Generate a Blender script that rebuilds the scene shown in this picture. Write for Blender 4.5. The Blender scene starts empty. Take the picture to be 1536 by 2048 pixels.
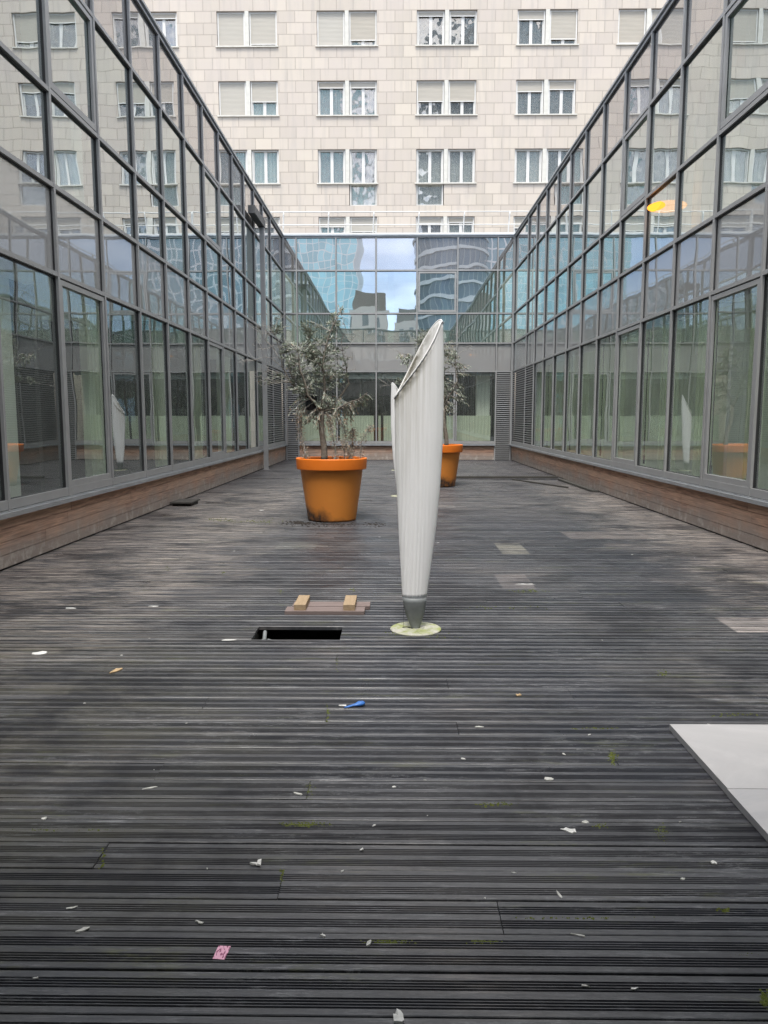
import bpy, math, random
from mathutils import Vector, Matrix, noise as mnoise
R = math.radians
sc = bpy.context.scene
COL = sc.collection

# ------------------------------------------------------------------ camera, sky, sun, exposure
FPX = 1538.0
PITCH = math.atan(188 / FPX); YAW = math.atan(19 / FPX)
CAMH = 1.42
cam = bpy.data.cameras.new('camera'); camo = bpy.data.objects.new('camera', cam); COL.objects.link(camo)
camo.location = (0, 0, CAMH); camo.rotation_euler = (R(90) - PITCH, 0, YAW)
cam.sensor_fit = 'VERTICAL'; cam.sensor_height = 24; cam.lens = 24 * FPX / 2048
cam.clip_start = 0.02; cam.clip_end = 3000
sc.camera = camo

SUN_EL, SUN_AZ = 66, 190      # azimuth clockwise from +Y
world = bpy.data.worlds.new('World'); sc.world = world; world.use_nodes = True
nt = world.node_tree; nt.nodes.clear()
sky = nt.nodes.new('ShaderNodeTexSky'); sky.sky_type = 'NISHITA'; sky.sun_disc = False
sky.sun_elevation = R(SUN_EL); sky.sun_rotation = R(SUN_AZ)
tc = nt.nodes.new('ShaderNodeTexCoord'); mp = nt.nodes.new('ShaderNodeMapping')
mp.inputs['Scale'].default_value = (1.6, 1.6, 4.2); mp.inputs['Location'].default_value = (0.3, 1.1, 0.15)
nz = nt.nodes.new('ShaderNodeTexNoise'); nz.inputs['Scale'].default_value = 1.5; nz.inputs['Detail'].default_value = 7; nz.inputs['Roughness'].default_value = 0.55
rp = nt.nodes.new('ShaderNodeValToRGB'); rp.color_ramp.elements[0].position = 0.30; rp.color_ramp.elements[1].position = 0.55
nz2 = nt.nodes.new('ShaderNodeTexNoise'); nz2.inputs['Scale'].default_value = 4; nz2.inputs['Detail'].default_value = 5
rp2 = nt.nodes.new('ShaderNodeValToRGB')
rp2.color_ramp.elements[0].color = (5.2, 5.5, 6.1, 1); rp2.color_ramp.elements[1].color = (10.5, 10.6, 10.8, 1)
rp2.color_ramp.elements[0].position = 0.35; rp2.color_ramp.elements[1].position = 0.65
mx = nt.nodes.new('ShaderNodeMixRGB'); bg = nt.nodes.new('ShaderNodeBackground'); wo = nt.nodes.new('ShaderNodeOutputWorld')
L = nt.links.new
L(tc.outputs['Generated'], mp.inputs[0]); L(mp.outputs[0], nz.inputs['Vector']); L(mp.outputs[0], nz2.inputs['Vector'])
L(nz.outputs[0], rp.inputs[0]); L(nz2.outputs[0], rp2.inputs[0])
L(rp.outputs[0], mx.inputs[0]); L(sky.outputs[0], mx.inputs[1]); L(rp2.outputs[0], mx.inputs[2])
sz = nt.nodes.new('ShaderNodeSeparateXYZ'); L(tc.outputs['Generated'], sz.inputs[0])
rz_ = nt.nodes.new('ShaderNodeValToRGB'); L(sz.outputs[2], rz_.inputs[0])
rz_.color_ramp.elements[0].position = 0.0; rz_.color_ramp.elements[0].color = (0.46, 0.60, 0.84, 1)
rz_.color_ramp.elements[1].position = 0.55; rz_.color_ramp.elements[1].color = (1.10, 1.06, 1.0, 1)
mz_ = nt.nodes.new('ShaderNodeMixRGB'); mz_.blend_type = 'MULTIPLY'; mz_.inputs[0].default_value = 1; L(mx.outputs[0], mz_.inputs[1]); L(rz_.outputs[0], mz_.inputs[2])
L(mz_.outputs[0], bg.inputs[0]); bg.inputs[1].default_value = 0.12
L(bg.outputs[0], wo.inputs[0])
sl = bpy.data.lights.new('sun', 'SUN'); sl.energy = 1.5; sl.angle = R(16); sl.color = (1, 0.96, 0.9)
so = bpy.data.objects.new('sun', sl); COL.objects.link(so)
az = R(SUN_AZ); el = R(SUN_EL)
sd = Vector((math.sin(az) * math.cos(el), math.cos(az) * math.cos(el), math.sin(el)))
so.rotation_euler = sd.to_track_quat('Z', 'Y').to_euler(); so.location = (0, -20, 60)
sc.view_settings.view_transform = 'Standard'; sc.view_settings.look = 'None'; sc.view_settings.gamma = 1
sc.view_settings.exposure = 1.3
sc.cycles.max_bounces = 10; sc.cycles.glossy_bounces = 6; sc.cycles.transparent_max_bounces = 24
sc.cycles.diffuse_bounces = 4; sc.cycles.caustics_reflective = False; sc.cycles.caustics_refractive = False
sc.cycles.use_denoising = True; sc.cycles.denoiser = 'OPENIMAGEDENOISE'; sc.cycles.denoising_prefilter = 'NONE'; sc.cycles.denoising_input_passes = 'RGB_ALBEDO_NORMAL'; sc.cycles.sample_clamp_indirect = 6

# ------------------------------------------------------------------ geometry of the court
XL, XR, YB, YN = -3.68, 4.0, 26.2, -0.6
MOD = 1.365

# ------------------------------------------------------------------ node helpers
class NM:
    def __init__(s, name):
        s.m = bpy.data.materials.new(name); s.m.use_nodes = True
        s.t = s.m.node_tree; s.n = s.t.nodes; s.n.clear()
        s.out = s.n.new('ShaderNodeOutputMaterial')
    def link(s, a, b): s.t.links.new(a, b)
    def node(s, typ, **kw):
        n = s.n.new(typ)
        for k, v in kw.items(): setattr(n, k, v)
        return n
    def val(s, n, i, v):
        if hasattr(v, 'is_output') or isinstance(v, bpy.types.NodeSocket): s.link(v, n.inputs[i])
        else: n.inputs[i].default_value = v
    def coord(s, kind='Object', scale=(1, 1, 1), loc=(0, 0, 0), rot=(0, 0, 0)):
        t = s.node('ShaderNodeTexCoord'); m = s.node('ShaderNodeMapping')
        m.inputs['Scale'].default_value = scale; m.inputs['Location'].default_value = loc; m.inputs['Rotation'].default_value = rot
        s.link(t.outputs[kind], m.inputs[0]); return m.outputs[0]
    def noise(s, vec, scale, detail=4, rough=0.55, dist=0):
        n = s.node('ShaderNodeTexNoise'); s.link(vec, n.inputs['Vector'])
        n.inputs['Scale'].default_value = scale; n.inputs['Detail'].default_value = detail
        n.inputs['Roughness'].default_value = rough; n.inputs['Distortion'].default_value = dist
        return n.outputs[0]
    def ramp(s, fac, stops):
        r = s.node('ShaderNodeValToRGB'); s.link(fac, r.inputs[0]); cr = r.color_ramp
        while len(cr.elements) < len(stops): cr.elements.new(0.5)
        for e, (p, c) in zip(cr.elements, stops):
            e.position = p; e.color = (c, c, c, 1) if isinstance(c, (int, float)) else (*c, 1)
        return r.outputs[0]
    def mix(s, fac, a, b, mode='MIX'):
        m = s.node('ShaderNodeMixRGB', blend_type=mode)
        s.val(m, 0, fac)
        for i, v in ((1, a), (2, b)):
            if isinstance(v, bpy.types.NodeSocket): s.link(v, m.inputs[i])
            else: m.inputs[i].default_value = (v, v, v, 1) if isinstance(v, (int, float)) else (*v[:3], 1)
        return m.outputs[0]
    def math(s, op, a, b=0.0, c=None, clamp=False):
        m = s.node('ShaderNodeMath', operation=op, use_clamp=clamp); s.val(m, 0, a); s.val(m, 1, b)
        if c is not None: s.val(m, 2, c)
        return m.outputs[0]
    def vmath(s, op, a, b):
        m = s.node('ShaderNodeVectorMath', operation=op)
        for i, v in ((0, a), (1, b)): s.val(m, i, v)
        return m.outputs[0]
    def attr(s, name):
        a = s.node('ShaderNodeAttribute'); a.attribute_name = name; return a
    def bump(s, h, strength=0.3, dist=0.01):
        b = s.node('ShaderNodeBump'); s.link(h, b.inputs['Height']); b.inputs['Strength'].default_value = strength
        b.inputs['Distance'].default_value = dist; return b.outputs[0]
    def bsdf(s, color, rough=0.6, metal=0.0, spec=0.5, normal=None, **kw):
        b = s.node('ShaderNodeBsdfPrincipled')
        if isinstance(color, bpy.types.NodeSocket): s.link(color, b.inputs['Base Color'])
        else: b.inputs['Base Color'].default_value = (*color, 1)
        s.val(b, 'Roughness', rough); b.inputs['Metallic'].default_value = metal
        b.inputs['Specular IOR Level'].default_value = spec
        if normal is not None: s.link(normal, b.inputs['Normal'])
        for k, v in kw.items(): b.inputs[k].default_value = v
        s.link(b.outputs[0], s.out.inputs[0]); return b

def simple(name, c, rough=0.6, metal=0.0, var=0.12, scale=6.0, spec=0.5, bump=0.0, kind='Object'):
    m = NM(name); v = m.coord(kind); n = m.noise(v, scale, 5)
    col = m.mix(m.ramp(n, [(0.3, 0.0), (0.7, 1.0)]), tuple(x * (1 - var) for x in c), tuple(min(1, x * (1 + var)) for x in c))
    nb = m.bump(m.noise(v, scale * 8, 4), bump, 0.004) if bump else None
    m.bsdf(col, rough, metal, spec, nb); return m.m

def glass(name, r0=0.34, amp=0.006, wscale=1.3, tint=(0.66, 0.82, 0.74), base=None, refl=(0.92, 0.97, 0.98), dirt_haze=0.05):
    """Reflective, slightly rolling architectural glass; 'base' makes it a back-painted spandrel."""
    m = NM(name)
    tcn = m.node('ShaderNodeTexCoord'); oi = m.node('ShaderNodeObjectInfo')
    off = m.node('ShaderNodeCombineXYZ')
    k = m.math('MULTIPLY', oi.outputs['Random'], 60.0)
    for i in range(3): m.link(k, off.inputs[i])
    v = m.vmath('ADD', tcn.outputs['Object'], off.outputs[0])
    n1 = m.node('ShaderNodeTexNoise'); m.link(v, n1.inputs['Vector']); n1.inputs['Scale'].default_value = wscale; n1.inputs['Detail'].default_value = 1.5; n1.inputs['Roughness'].default_value = 0.45
    d = m.vmath('SUBTRACT', n1.outputs[1], (0.5, 0.5, 0.5))
    sc_ = m.node('ShaderNodeVectorMath', operation='SCALE'); m.link(d, sc_.inputs[0]); sc_.inputs['Scale'].default_value = amp
    geo = m.node('ShaderNodeNewGeometry')
    nn = m.vmath('NORMALIZE', m.vmath('ADD', geo.outputs['Normal'], sc_.outputs[0]), (0, 0, 0))
    lw = m.node('ShaderNodeLayerWeight'); lw.inputs['Blend'].default_value = 0.5
    f5 = m.math('POWER', lw.outputs['Facing'], 4.5)
    fac = m.math('ADD', m.math('MULTIPLY', f5, 0.97 - r0), r0, clamp=True)
    gl = m.node('ShaderNodeBsdfGlossy'); gl.inputs['Roughness'].default_value = 0.0
    gl.inputs['Color'].default_value = (*refl, 1); m.link(nn, gl.inputs['Normal'])
    if base is None:
        tr = m.node('ShaderNodeBsdfTransparent'); tr.inputs[0].default_value = (*tint, 1)
        # thin film of dust and dried rain, also a haze to brighten the panes
        df = m.node('ShaderNodeBsdfDiffuse'); df.inputs[0].default_value = (0.60, 0.64, 0.60, 1)
        vs = m.node('ShaderNodeMapping'); m.link(v, vs.inputs[0]); vs.inputs['Scale'].default_value = (4, 4, 0.5)
        dn = m.ramp(m.noise(vs.outputs[0], 3.0, 5), [(0.3, 0.25), (0.75, 1.0)])
        ms = m.node('ShaderNodeMixShader'); m.link(m.math('MULTIPLY', dn, dirt_haze), ms.inputs[0]); m.link(tr.outputs[0], ms.inputs[1]); m.link(df.outputs[0], ms.inputs[2])
        under = ms.outputs[0]
    else:
        df = m.node('ShaderNodeBsdfDiffuse'); df.inputs[0].default_value = (*base, 1); under = df.outputs[0]
    mxs = m.node('ShaderNodeMixShader'); m.link(fac, mxs.inputs[0]); m.link(under, mxs.inputs[1]); m.link(gl.outputs[0], mxs.inputs[2])
    m.link(mxs.outputs[0], m.out.inputs[0]); return m.m

# ------------------------------------------------------------------ materials
def deck_mat():
    m = NM('deck_wood'); v = m.coord()
    tone = m.attr('tone').outputs['Fac']; grv = m.attr('groove').outputs['Fac']
    st = m.coord(scale=(0.9, 14, 1)); st2 = m.coord(scale=(3.0, 60, 1))
    n1 = m.noise(st, 1.6, 8, 0.7); n2 = m.noise(st2, 2.0, 6, 0.65); big = m.noise(v, 0.35, 4, 0.6); mid = m.noise(v, 2.2, 6, 0.6)
    base = m.mix(m.ramp(n1, [(0.3, 0.0), (0.72, 1.0)]), (0.009, 0.010, 0.013), (0.052, 0.054, 0.063))
    base = m.mix(m.ramp(tone, [(0.35, 0.0), (1, 0.95)]), base, (0.088, 0.086, 0.088))
    # smooth strips between the grooves are scuffed paler
    base = m.mix(m.math('MULTIPLY', m.math('SUBTRACT', 1.0, grv), 0.55), base, m.mix(m.ramp(m.noise(m.coord(scale=(7, 34, 1), loc=(2, 9, 0)), 3.0, 9, 0.8), [(0.36, 0.0), (0.66, 1.0)]), (0.036, 0.038, 0.044), (0.150, 0.150, 0.148)))
    base = m.mix(m.ramp(m.noise(m.coord(scale=(.5, .35, 1), loc=(4, 1, 0)), 1.0, 3), [(0.42, 0.45), (0.6, 0.0)]), base, (0.022, 0.025, 0.036))
    # bleached tan timber towards the left side, mid distance, and along the right wall
    sx = m.node('ShaderNodeSeparateXYZ'); m.link(v, sx.inputs[0]); X, Y = sx.outputs[0], sx.outputs[1]
    def band(s_, a, b, c, d):
        up = m.node('ShaderNodeMapRange', interpolation_type='SMOOTHSTEP'); m.link(s_, up.inputs[0]); up.inputs[1].default_value = a; up.inputs[2].default_value = b
        dn = m.node('ShaderNodeMapRange', interpolation_type='SMOOTHSTEP'); m.link(s_, dn.inputs[0]); dn.inputs[1].default_value = c; dn.inputs[2].default_value = d
        dn.inputs[3].default_value = 1; dn.inputs[4].default_value = 0
        return m.math('MULTIPLY', up.outputs[0], dn.outputs[0])
    wob = m.math('MULTIPLY', m.math('SUBTRACT', mid, 0.5), 1.6)
    Xw = m.math('ADD', X, wob)
    left = m.math('MULTIPLY', band(Xw, -9, -8, -2.4, -0.9), band(Y, 3.4, 6.5, 13, 19))
    right = m.math('MULTIPLY', band(Xw, 2.3, 3.6, 8, 9), band(Y, 4, 6, 14, 20))
    far = m.math('MULTIPLY', band(Y, 9.5, 12.5, 24, 27), 0.32)
    patch = m.ramp(m.noise(v, 0.8, 3), [(0.5, 0.0), (0.68, 1.0)])
    z = m.math('ADD', m.math('MAXIMUM', left, right), m.math('MULTIPLY', patch, 0.3), clamp=True)
    streak = m.ramp(m.noise(m.coord(scale=(1.1, 26, 1), loc=(3, 7, 0)), 1.5, 9, 0.75), [(0.47, 0.0), (0.58, 1.0)])
    base = m.mix(m.math('MULTIPLY', m.math('MAXIMUM', z, far), m.math('ADD', m.math('MULTIPLY', streak, 0.95), 0.03)), base, (0.46, 0.395, 0.33))
    # pale scuffs everywhere
    sc1 = m.ramp(m.noise(m.coord(scale=(3.2, 34, 1), loc=(11, 2, 0)), 1.7, 9, 0.85), [(0.52, 0.0), (0.60, 1.0)])
    sc2 = m.ramp(m.noise(m.coord(scale=(1, 3, 1), loc=(1, 21, 0)), 1.1, 4, 0.6), [(0.40, 0.1), (0.60, 1.0)])
    base = m.mix(m.math('MULTIPLY', m.math('MULTIPLY', sc1, sc2), 0.62), base, (0.34, 0.34, 0.34))
    # replaced, paler board ends
    for (x0, x1, y0, y1, c, k) in ((1.15, 1.44, 7.98, 8.72, (0.40, 0.37, 0.29), .8), (0.92, 1.2, 6.33, 6.93, (0.36, 0.31, 0.28), .45), (2.3, 3.4, 5.03, 5.43, (0.55, 0.48, 0.43), .75),
                                (-1.30, -0.86, 8.28, 8.73, (0.28, 0.28, 0.24), .45), (2.1, 3.1, 9.0, 9.63, (0.44, 0.37, 0.32), .4), (0.6, 1.0, 12.2, 12.55, (0.3, 0.29, 0.26), .6)):
        b = m.math('MULTIPLY', band(X, x0 - .01, x0 + .01, x1 - .01, x1 + .01), band(Y, y0, y0 + .005, y1 - .005, y1))
        base = m.mix(m.math('MULTIPLY', m.math('MULTIPLY', b, m.ramp(streak, [(0.0, 0.35), (1.0, 1.0)])), k), base, c)
    # algae
    al = m.ramp(m.noise(m.coord(scale=(1, 5, 1), loc=(5, 5, 0)), 1.3, 8, 0.7), [(0.56, 0.0), (0.7, 1.0)])
    al2 = m.ramp(m.noise(m.coord(scale=(5, 30, 1)), 2.2, 6, 0.7), [(0.45, 0.0), (0.6, 1.0)])
    base = m.mix(m.math('MULTIPLY', m.math('MULTIPLY', al, al2), 0.8), base, (0.13, 0.14, 0.05))
    fine = m.noise(m.coord(scale=(30, 160, 1)), 1.0, 4, 0.7)
    base = m.mix(m.ramp(fine, [(0.6, 0.0), (0.8, 0.22)]), base, (0.22, 0.22, 0.22))
    # brown green film over the near left boards, dark damp blotches here and there
    nl_ = m.math('MULTIPLY', band(Xw, -9, -8, -1.6, 0.2), band(Y, -2, -1, 3.6, 6.0))
    base = m.mix(m.math('MULTIPLY', nl_, m.ramp(m.noise(m.coord(scale=(1.2, 5, 1), loc=(7, 3, 0)), 1.4, 7, 0.7), [(0.40, 0.05), (0.62, 0.6)])), base, (0.085, 0.078, 0.052))
    blot = m.ramp(m.noise(m.coord(scale=(1.0, 1.5, 1), loc=(31, 12, 0)), 0.9, 8, 0.72), [(0.50, 0.0), (0.60, 0.75)])
    base = m.mix(blot, base, (0.020, 0.020, 0.024))
    base = m.mix(1.0, base, (0.84, 0.86, 0.91), 'MULTIPLY')
    rough = m.ramp(mid, [(0.3, 0.27), (0.7, 0.50)])
    m.bsdf(base, rough, 0, 0.5, m.bump(n2, 0.35, 0.003)); return m.m

def clad_mat():
    m = NM('cladding_wood'); v = m.coord(); tone = m.attr('tone').outputs['Fac']
    g1 = m.noise(m.coord(scale=(1.2, 1.2, 22)), 2.0, 7, 0.6, 0.6); g2 = m.noise(v, 1.1, 6, 0.6); g3 = m.noise(v, 7, 8, 0.7)
    c = m.mix(m.ramp(g1, [(0.36, 0.0), (0.64, 1.0)]), (0.22, 0.125, 0.09), (0.60, 0.36, 0.25))
    c = m.mix(m.math('MULTIPLY', tone, 0.65), c, (0.66, 0.45, 0.33))
    sx = m.node('ShaderNodeSeparateXYZ'); m.link(v, sx.inputs[0])
    h = m.math('ADD', sx.outputs[2], m.math('MULTIPLY', m.math('SUBTRACT', g2, 0.5), 0.55))
    gr = m.ramp(h, [(0.10, 1.0), (0.34, 0.0)])
    c = m.mix(m.math('MULTIPLY', gr, 0.85), c, (0.34, 0.30, 0.27))
    ef = m.math('MULTIPLY', m.ramp(g3, [(0.5, 0.0), (0.66, 1.0)]), m.ramp(h, [(0.02, 1.0), (0.27, 0.0)]))
    c = m.mix(m.math('MULTIPLY', ef, 0.85), c, (0.60, 0.55, 0.50))
    m.bsdf(c, 0.7, 0, 0.4, m.bump(g1, 0.3, 0.004)); return m.m

def stone_mat():
    m = NM('stone_cladding'); t = m.node('ShaderNodeTexCoord'); sx = m.node('ShaderNodeSeparateXYZ'); m.link(t.outputs['Object'], sx.inputs[0])
    cb = m.node('ShaderNodeCombineXYZ')
    m.link(m.math('ADD', sx.outputs[0], 60.11), cb.inputs[0]); m.link(m.math('ADD', sx.outputs[2], 0.4083 * 40 - 16.40 + 8.166), cb.inputs[1])
    b = m.node('ShaderNodeTexBrick'); m.link(cb.outputs[0], b.inputs['Vector']); b.offset = 0.5
    b.inputs['Scale'].default_value = 1; b.inputs['Brick Width'].default_value = 0.62; b.inputs['Row Height'].default_value = 0.4083
    b.inputs['Mortar Size'].default_value = 0.0075; b.inputs['Mortar Smooth'].default_value = 0.25; b.inputs['Bias'].default_value = 0
    b.inputs['Color1'].default_value = (0.63, 0.56, 0.472, 1); b.inputs['Color2'].default_value = (0.535, 0.475, 0.405, 1); b.inputs['Mortar'].default_value = (0.31, 0.27, 0.23, 1)
    b2 = m.node('ShaderNodeTexBrick'); m.link(cb.outputs[0], b2.inputs['Vector']); b2.offset = 0.5
    b2.inputs['Scale'].default_value = 1; b2.inputs['Brick Width'].default_value = 0.62; b2.inputs['Row Height'].default_value = 0.4083
    b2.inputs['Mortar Size'].default_value = 0.05; b2.inputs['Mortar Smooth'].default_value = 1.0
    v = t.outputs['Object']
    n1 = m.noise(v, 0.5, 5, 0.6); n2 = m.noise(v, 6, 6, 0.65)
    c = m.mix(m.math('MULTIPLY', m.ramp(n1, [(0.38, 0.0), (0.68, 1.0)]), 0.5), b.outputs[0], (0.56, 0.49, 0.455))
    c = m.mix(m.math('MULTIPLY', m.math('MULTIPLY', b2.outputs['Fac'], m.ramp(n2, [(0.35, 0.1), (0.65, 0.9)])), 0.3), c, (0.36, 0.30, 0.24))
    vs = m.node('ShaderNodeMapping'); m.link(v, vs.inputs[0]); vs.inputs['Scale'].default_value = (3.2, 1, 0.25)
    dr = m.ramp(m.noise(vs.outputs[0], 1.5, 5), [(0.50, 0.0), (0.70, 0.42)])
    c = m.mix(dr, c, (0.42, 0.385, 0.35))
    m.bsdf(c, 0.65, 0, 0.3, m.bump(m.math('SUBTRACT', 1.0, b.outputs['Fac']), 0.6, 0.01)); return m.m

def leaf_mat():
    m = NM('olive_leaves'); tone = m.attr('tone').outputs['Fac']
    c = m.ramp(tone, [(0.0, (0.07, 0.095, 0.055)), (0.35, (0.20, 0.24, 0.165)), (0.62, (0.42, 0.46, 0.37)), (0.78, (0.62, 0.66, 0.59)), (0.80, (0.34, 0.225, 0.15)), (1.0, (0.56, 0.41, 0.28))])
    geo = m.node('ShaderNodeNewGeometry')
    c = m.mix(m.math('MULTIPLY', geo.outputs['Backfacing'], 0.5), c, (0.30, 0.33, 0.29))
    b = m.bsdf(c, 0.5, 0, 0.5)
    return m.m

def pot_mat():
    m = NM('orange_plastic'); v = m.coord(); n = m.noise(v, 2.5, 5); n2 = m.noise(v, 14, 7, 0.7)
    sx = m.node('ShaderNodeSeparateXYZ'); m.link(v, sx.inputs[0])
    c = m.mix(n, (0.62, 0.21, 0.022), (0.74, 0.29, 0.035))
    # sun-bleached rim (fresh orange), browner dusty body
    body = m.ramp(sx.outputs[2], [(0.69, 1.0), (0.71, 0.0)])
    c = m.mix(m.math('MULTIPLY', body, 0.45), c, (0.72, 0.25, 0.065))
    c = m.mix(m.ramp(sx.outputs[2], [(0.71, 0.0), (0.715, 0.85)]), c, (0.95, 0.215, 0.018))
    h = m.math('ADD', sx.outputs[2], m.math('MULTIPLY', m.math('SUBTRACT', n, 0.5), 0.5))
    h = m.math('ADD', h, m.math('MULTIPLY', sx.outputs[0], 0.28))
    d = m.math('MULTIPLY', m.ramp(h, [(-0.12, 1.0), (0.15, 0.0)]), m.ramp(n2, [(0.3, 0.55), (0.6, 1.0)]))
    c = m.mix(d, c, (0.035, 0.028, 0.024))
    m.bsdf(c, m.ramp(n2, [(0.3, 0.34), (0.7, 0.55)]), 0, 0.5); return m.m

def shell_mat():
    m = NM('white_shell'); v = m.coord()
    sx = m.node('ShaderNodeSeparateXYZ'); m.link(v, sx.inputs[0])
    st = m.noise(m.coord(scale=(26, 26, 0.7)), 1.8, 6, 0.65); n2 = m.noise(v, 18, 6, 0.7)
    rim = m.attr('rimdist').outputs['Fac']            # metres below the cut edge
    left = m.ramp(sx.outputs[0], [(-0.17, 1.0), (0.12, 0.12)])
    run = m.math('MULTIPLY', m.ramp(rim, [(0.0, 1.0), (0.12, 0.55), (0.8, 0.0)]), m.ramp(st, [(0.36, 0.0), (0.6, 1.0)]))
    c = m.mix(m.ramp(st, [(0.3, 0.0), (0.7, 0.6)]), (0.95, 0.95, 0.95), (0.84, 0.84, 0.845))
    c = m.mix(m.math('MULTIPLY', m.math('MULTIPLY', run, left), 0.85), c, (0.40, 0.37, 0.29))
    edge = m.math('MULTIPLY', m.ramp(rim, [(0.0, 1.0), (0.02, 1.0), (0.09, 0.0)]), m.ramp(n2, [(0.36, 0.1), (0.55, 1.0)]))
    c = m.mix(m.math('MULTIPLY', edge, m.math('MULTIPLY', left, 0.9)), c, (0.14, 0.13, 0.095))
    m.bsdf(c, 0.38, 0, 0.5); return m.m

def marble_mat():
    m = NM('marble'); v = m.coord(); n = m.noise(v, 1.6, 8, 0.65, 1.2); n2 = m.noise(m.coord(scale=(1, 2.5, 1), rot=(0, 0, 0.5)), 3, 8, 0.7, 0.8)
    oi = m.node('ShaderNodeObjectInfo')
    c = m.mix(m.ramp(n, [(0.35, 0.0), (0.65, 1.0)]), (0.25, 0.26, 0.29), (0.46, 0.46, 0.475))
    c = m.mix(m.ramp(n2, [(0.46, 0.0), (0.56, 0.6)]), c, (0.36, 0.36, 0.38))
    c = m.mix(m.math('MULTIPLY', oi.outputs['Random'], 0.35), c, (0.58, 0.55, 0.52))
    m.bsdf(c, 0.42, 0, 0.5, m.bump(n2, 0.15, 0.002)); return m.m

def tower_mat(name, glassc, bandc, fw, fh, mort, mort_v=None):
    m = NM(name); t = m.node('ShaderNodeTexCoord'); sx = m.node('ShaderNodeSeparateXYZ'); m.link(t.outputs['Object'], sx.inputs[0])
    cb = m.node('ShaderNodeCombineXYZ'); m.link(m.math('ADD', sx.outputs[0], 200), cb.inputs[0]); m.link(sx.outputs[2], cb.inputs[1])
    b = m.node('ShaderNodeTexBrick'); m.link(cb.outputs[0], b.inputs['Vector']); b.offset = 0
    b.inputs['Scale'].default_value = 1; b.inputs['Brick Width'].default_value = fw; b.inputs['Row Height'].default_value = fh
    b.inputs['Mortar Size'].default_value = mort; b.inputs['Mortar Smooth'].default_value = 0.1
    b.inputs['Color1'].default_value = (*glassc, 1); b.inputs['Color2'].default_value = (*[min(1, g * 1.5) for g in glassc], 1); b.inputs['Mortar'].default_value = (*bandc, 1)
    m.bsdf(b.outputs[0], m.mix(b.outputs['Fac'], 0.12, 0.6), 0, 0.8); return m.m

M = {}
M['alu'] = simple('grey_aluminium', (0.35, 0.352, 0.352), 0.5, 0.05, 0.08, 3, bump=0.02)
M['alu_dark'] = simple('dark_gasket', (0.035, 0.035, 0.037), 0.6)
M['sill'] = simple('sill_aluminium', (0.42, 0.44, 0.46), 0.4, 0.5, 0.12, 5)
M['glass'] = glass('vision_glass', 0.25, 0.008, tint=(0.90, 0.96, 0.92), dirt_haze=0.10)
M['glass_hi'] = glass('vision_glass_upper', 0.54, 0.011, tint=(0.58, 0.76, 0.72), dirt_haze=0.07)
M['spandrel'] = glass('spandrel_glass', 0.20, 0.009, base=(0.36, 0.355, 0.35))
M['spandrel_top'] = glass('spandrel_glass_top', 0.46, 0.009, base=(0.22, 0.215, 0.21), refl=(0.95, 0.93, 0.92))
M['win_glass'] = glass('apartment_glass', 0.15, 0.09, 4.5, tint=(0.93, 0.93, 0.92), dirt_haze=0.08, refl=(1.0, 0.95, 0.90))
M['deck'] = deck_mat(); M['clad'] = clad_mat(); M['stone'] = stone_mat(); M['leaf'] = leaf_mat(); M['pot'] = pot_mat()
M['shell'] = shell_mat(); M['marble'] = marble_mat()
M['steel'] = simple('dull_steel', (0.20, 0.215, 0.22), 0.6, 0.2, 0.25, 9)
M['bark'] = simple('olive_bark', (0.19, 0.165, 0.135), 0.85, 0, 0.4, 22, bump=0.6)
M['twig'] = simple('bare_twigs', (0.36, 0.34, 0.31), 0.8, 0, 0.3, 15)
M['soil'] = simple('dark_soil', (0.022, 0.018, 0.015), 0.95, 0, 0.5, 20, bump=0.6)
M['under'] = simple('void_floor', (0.02, 0.018, 0.016), 0.95, 0, 0.3, 3)
M['white'] = simple('white_paint', (0.72, 0.71, 0.68), 0.5, 0, 0.06, 5)
M['cream'] = simple('cream_frame', (0.62, 0.60, 0.54), 0.5, 0, 0.1, 4)
M['roof'] = simple('roof_gravel', (0.22, 0.21, 0.20), 0.9, 0, 0.2, 2)
M['plaster'] = simple('interior_plaster', (0.80, 0.82, 0.76), 0.8, 0, 0.05, 1)
M['ceil'] = simple('ceiling_board', (0.82, 0.83, 0.80), 0.8, 0, 0.04, 1)
M['floor_in'] = simple('interior_floor', (0.48, 0.50, 0.47), 0.5, 0, 0.1, 1)
M['column'] = simple('column_paint', (0.88, 0.90, 0.80), 0.7, 0, 0.04, 1)
M['blind'] = simple('pale_blind', (0.74, 0.78, 0.62), 0.8, 0, 0.05, 2)
def sheer_mat():
    m = NM('translucent_blind'); t_ = m.node('ShaderNodeBsdfTranslucent'); t_.inputs[0].default_value = (0.93, 0.96, 0.86, 1); d_ = m.node('ShaderNodeBsdfDiffuse'); d_.inputs[0].default_value = (0.8, 0.84, 0.75, 1)
    x_ = m.node('ShaderNodeMixShader'); x_.inputs[0].default_value = 0.12; m.link(t_.outputs[0], x_.inputs[1]); m.link(d_.outputs[0], x_.inputs[2]); m.link(x_.outputs[0], m.out.inputs[0]); return m.m
M['sheer'] = sheer_mat()
M['boxgrey'] = simple('dark_grey_box', (0.09, 0.09, 0.092), 0.5)
M['darkwall'] = simple('dark_partition', (0.07, 0.068, 0.065), 0.8, 0, 0.1, 1)
M['cord'] = simple('black_cord', (0.012, 0.012, 0.012), 0.6)
M['outer'] = simple('plain_render', (0.42, 0.41, 0.39), 0.8)
M['paper'] = simple('white_paper', (0.62, 0.62, 0.60), 0.7, 0, 0.1, 40)
M['feather'] = simple('dirty_feather', (0.50, 0.50, 0.47), 0.8, 0, 0.25, 40)
M['blue'] = simple('blue_rubber', (0.04, 0.16, 0.50), 0.4, 0, 0.2, 30)
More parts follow.
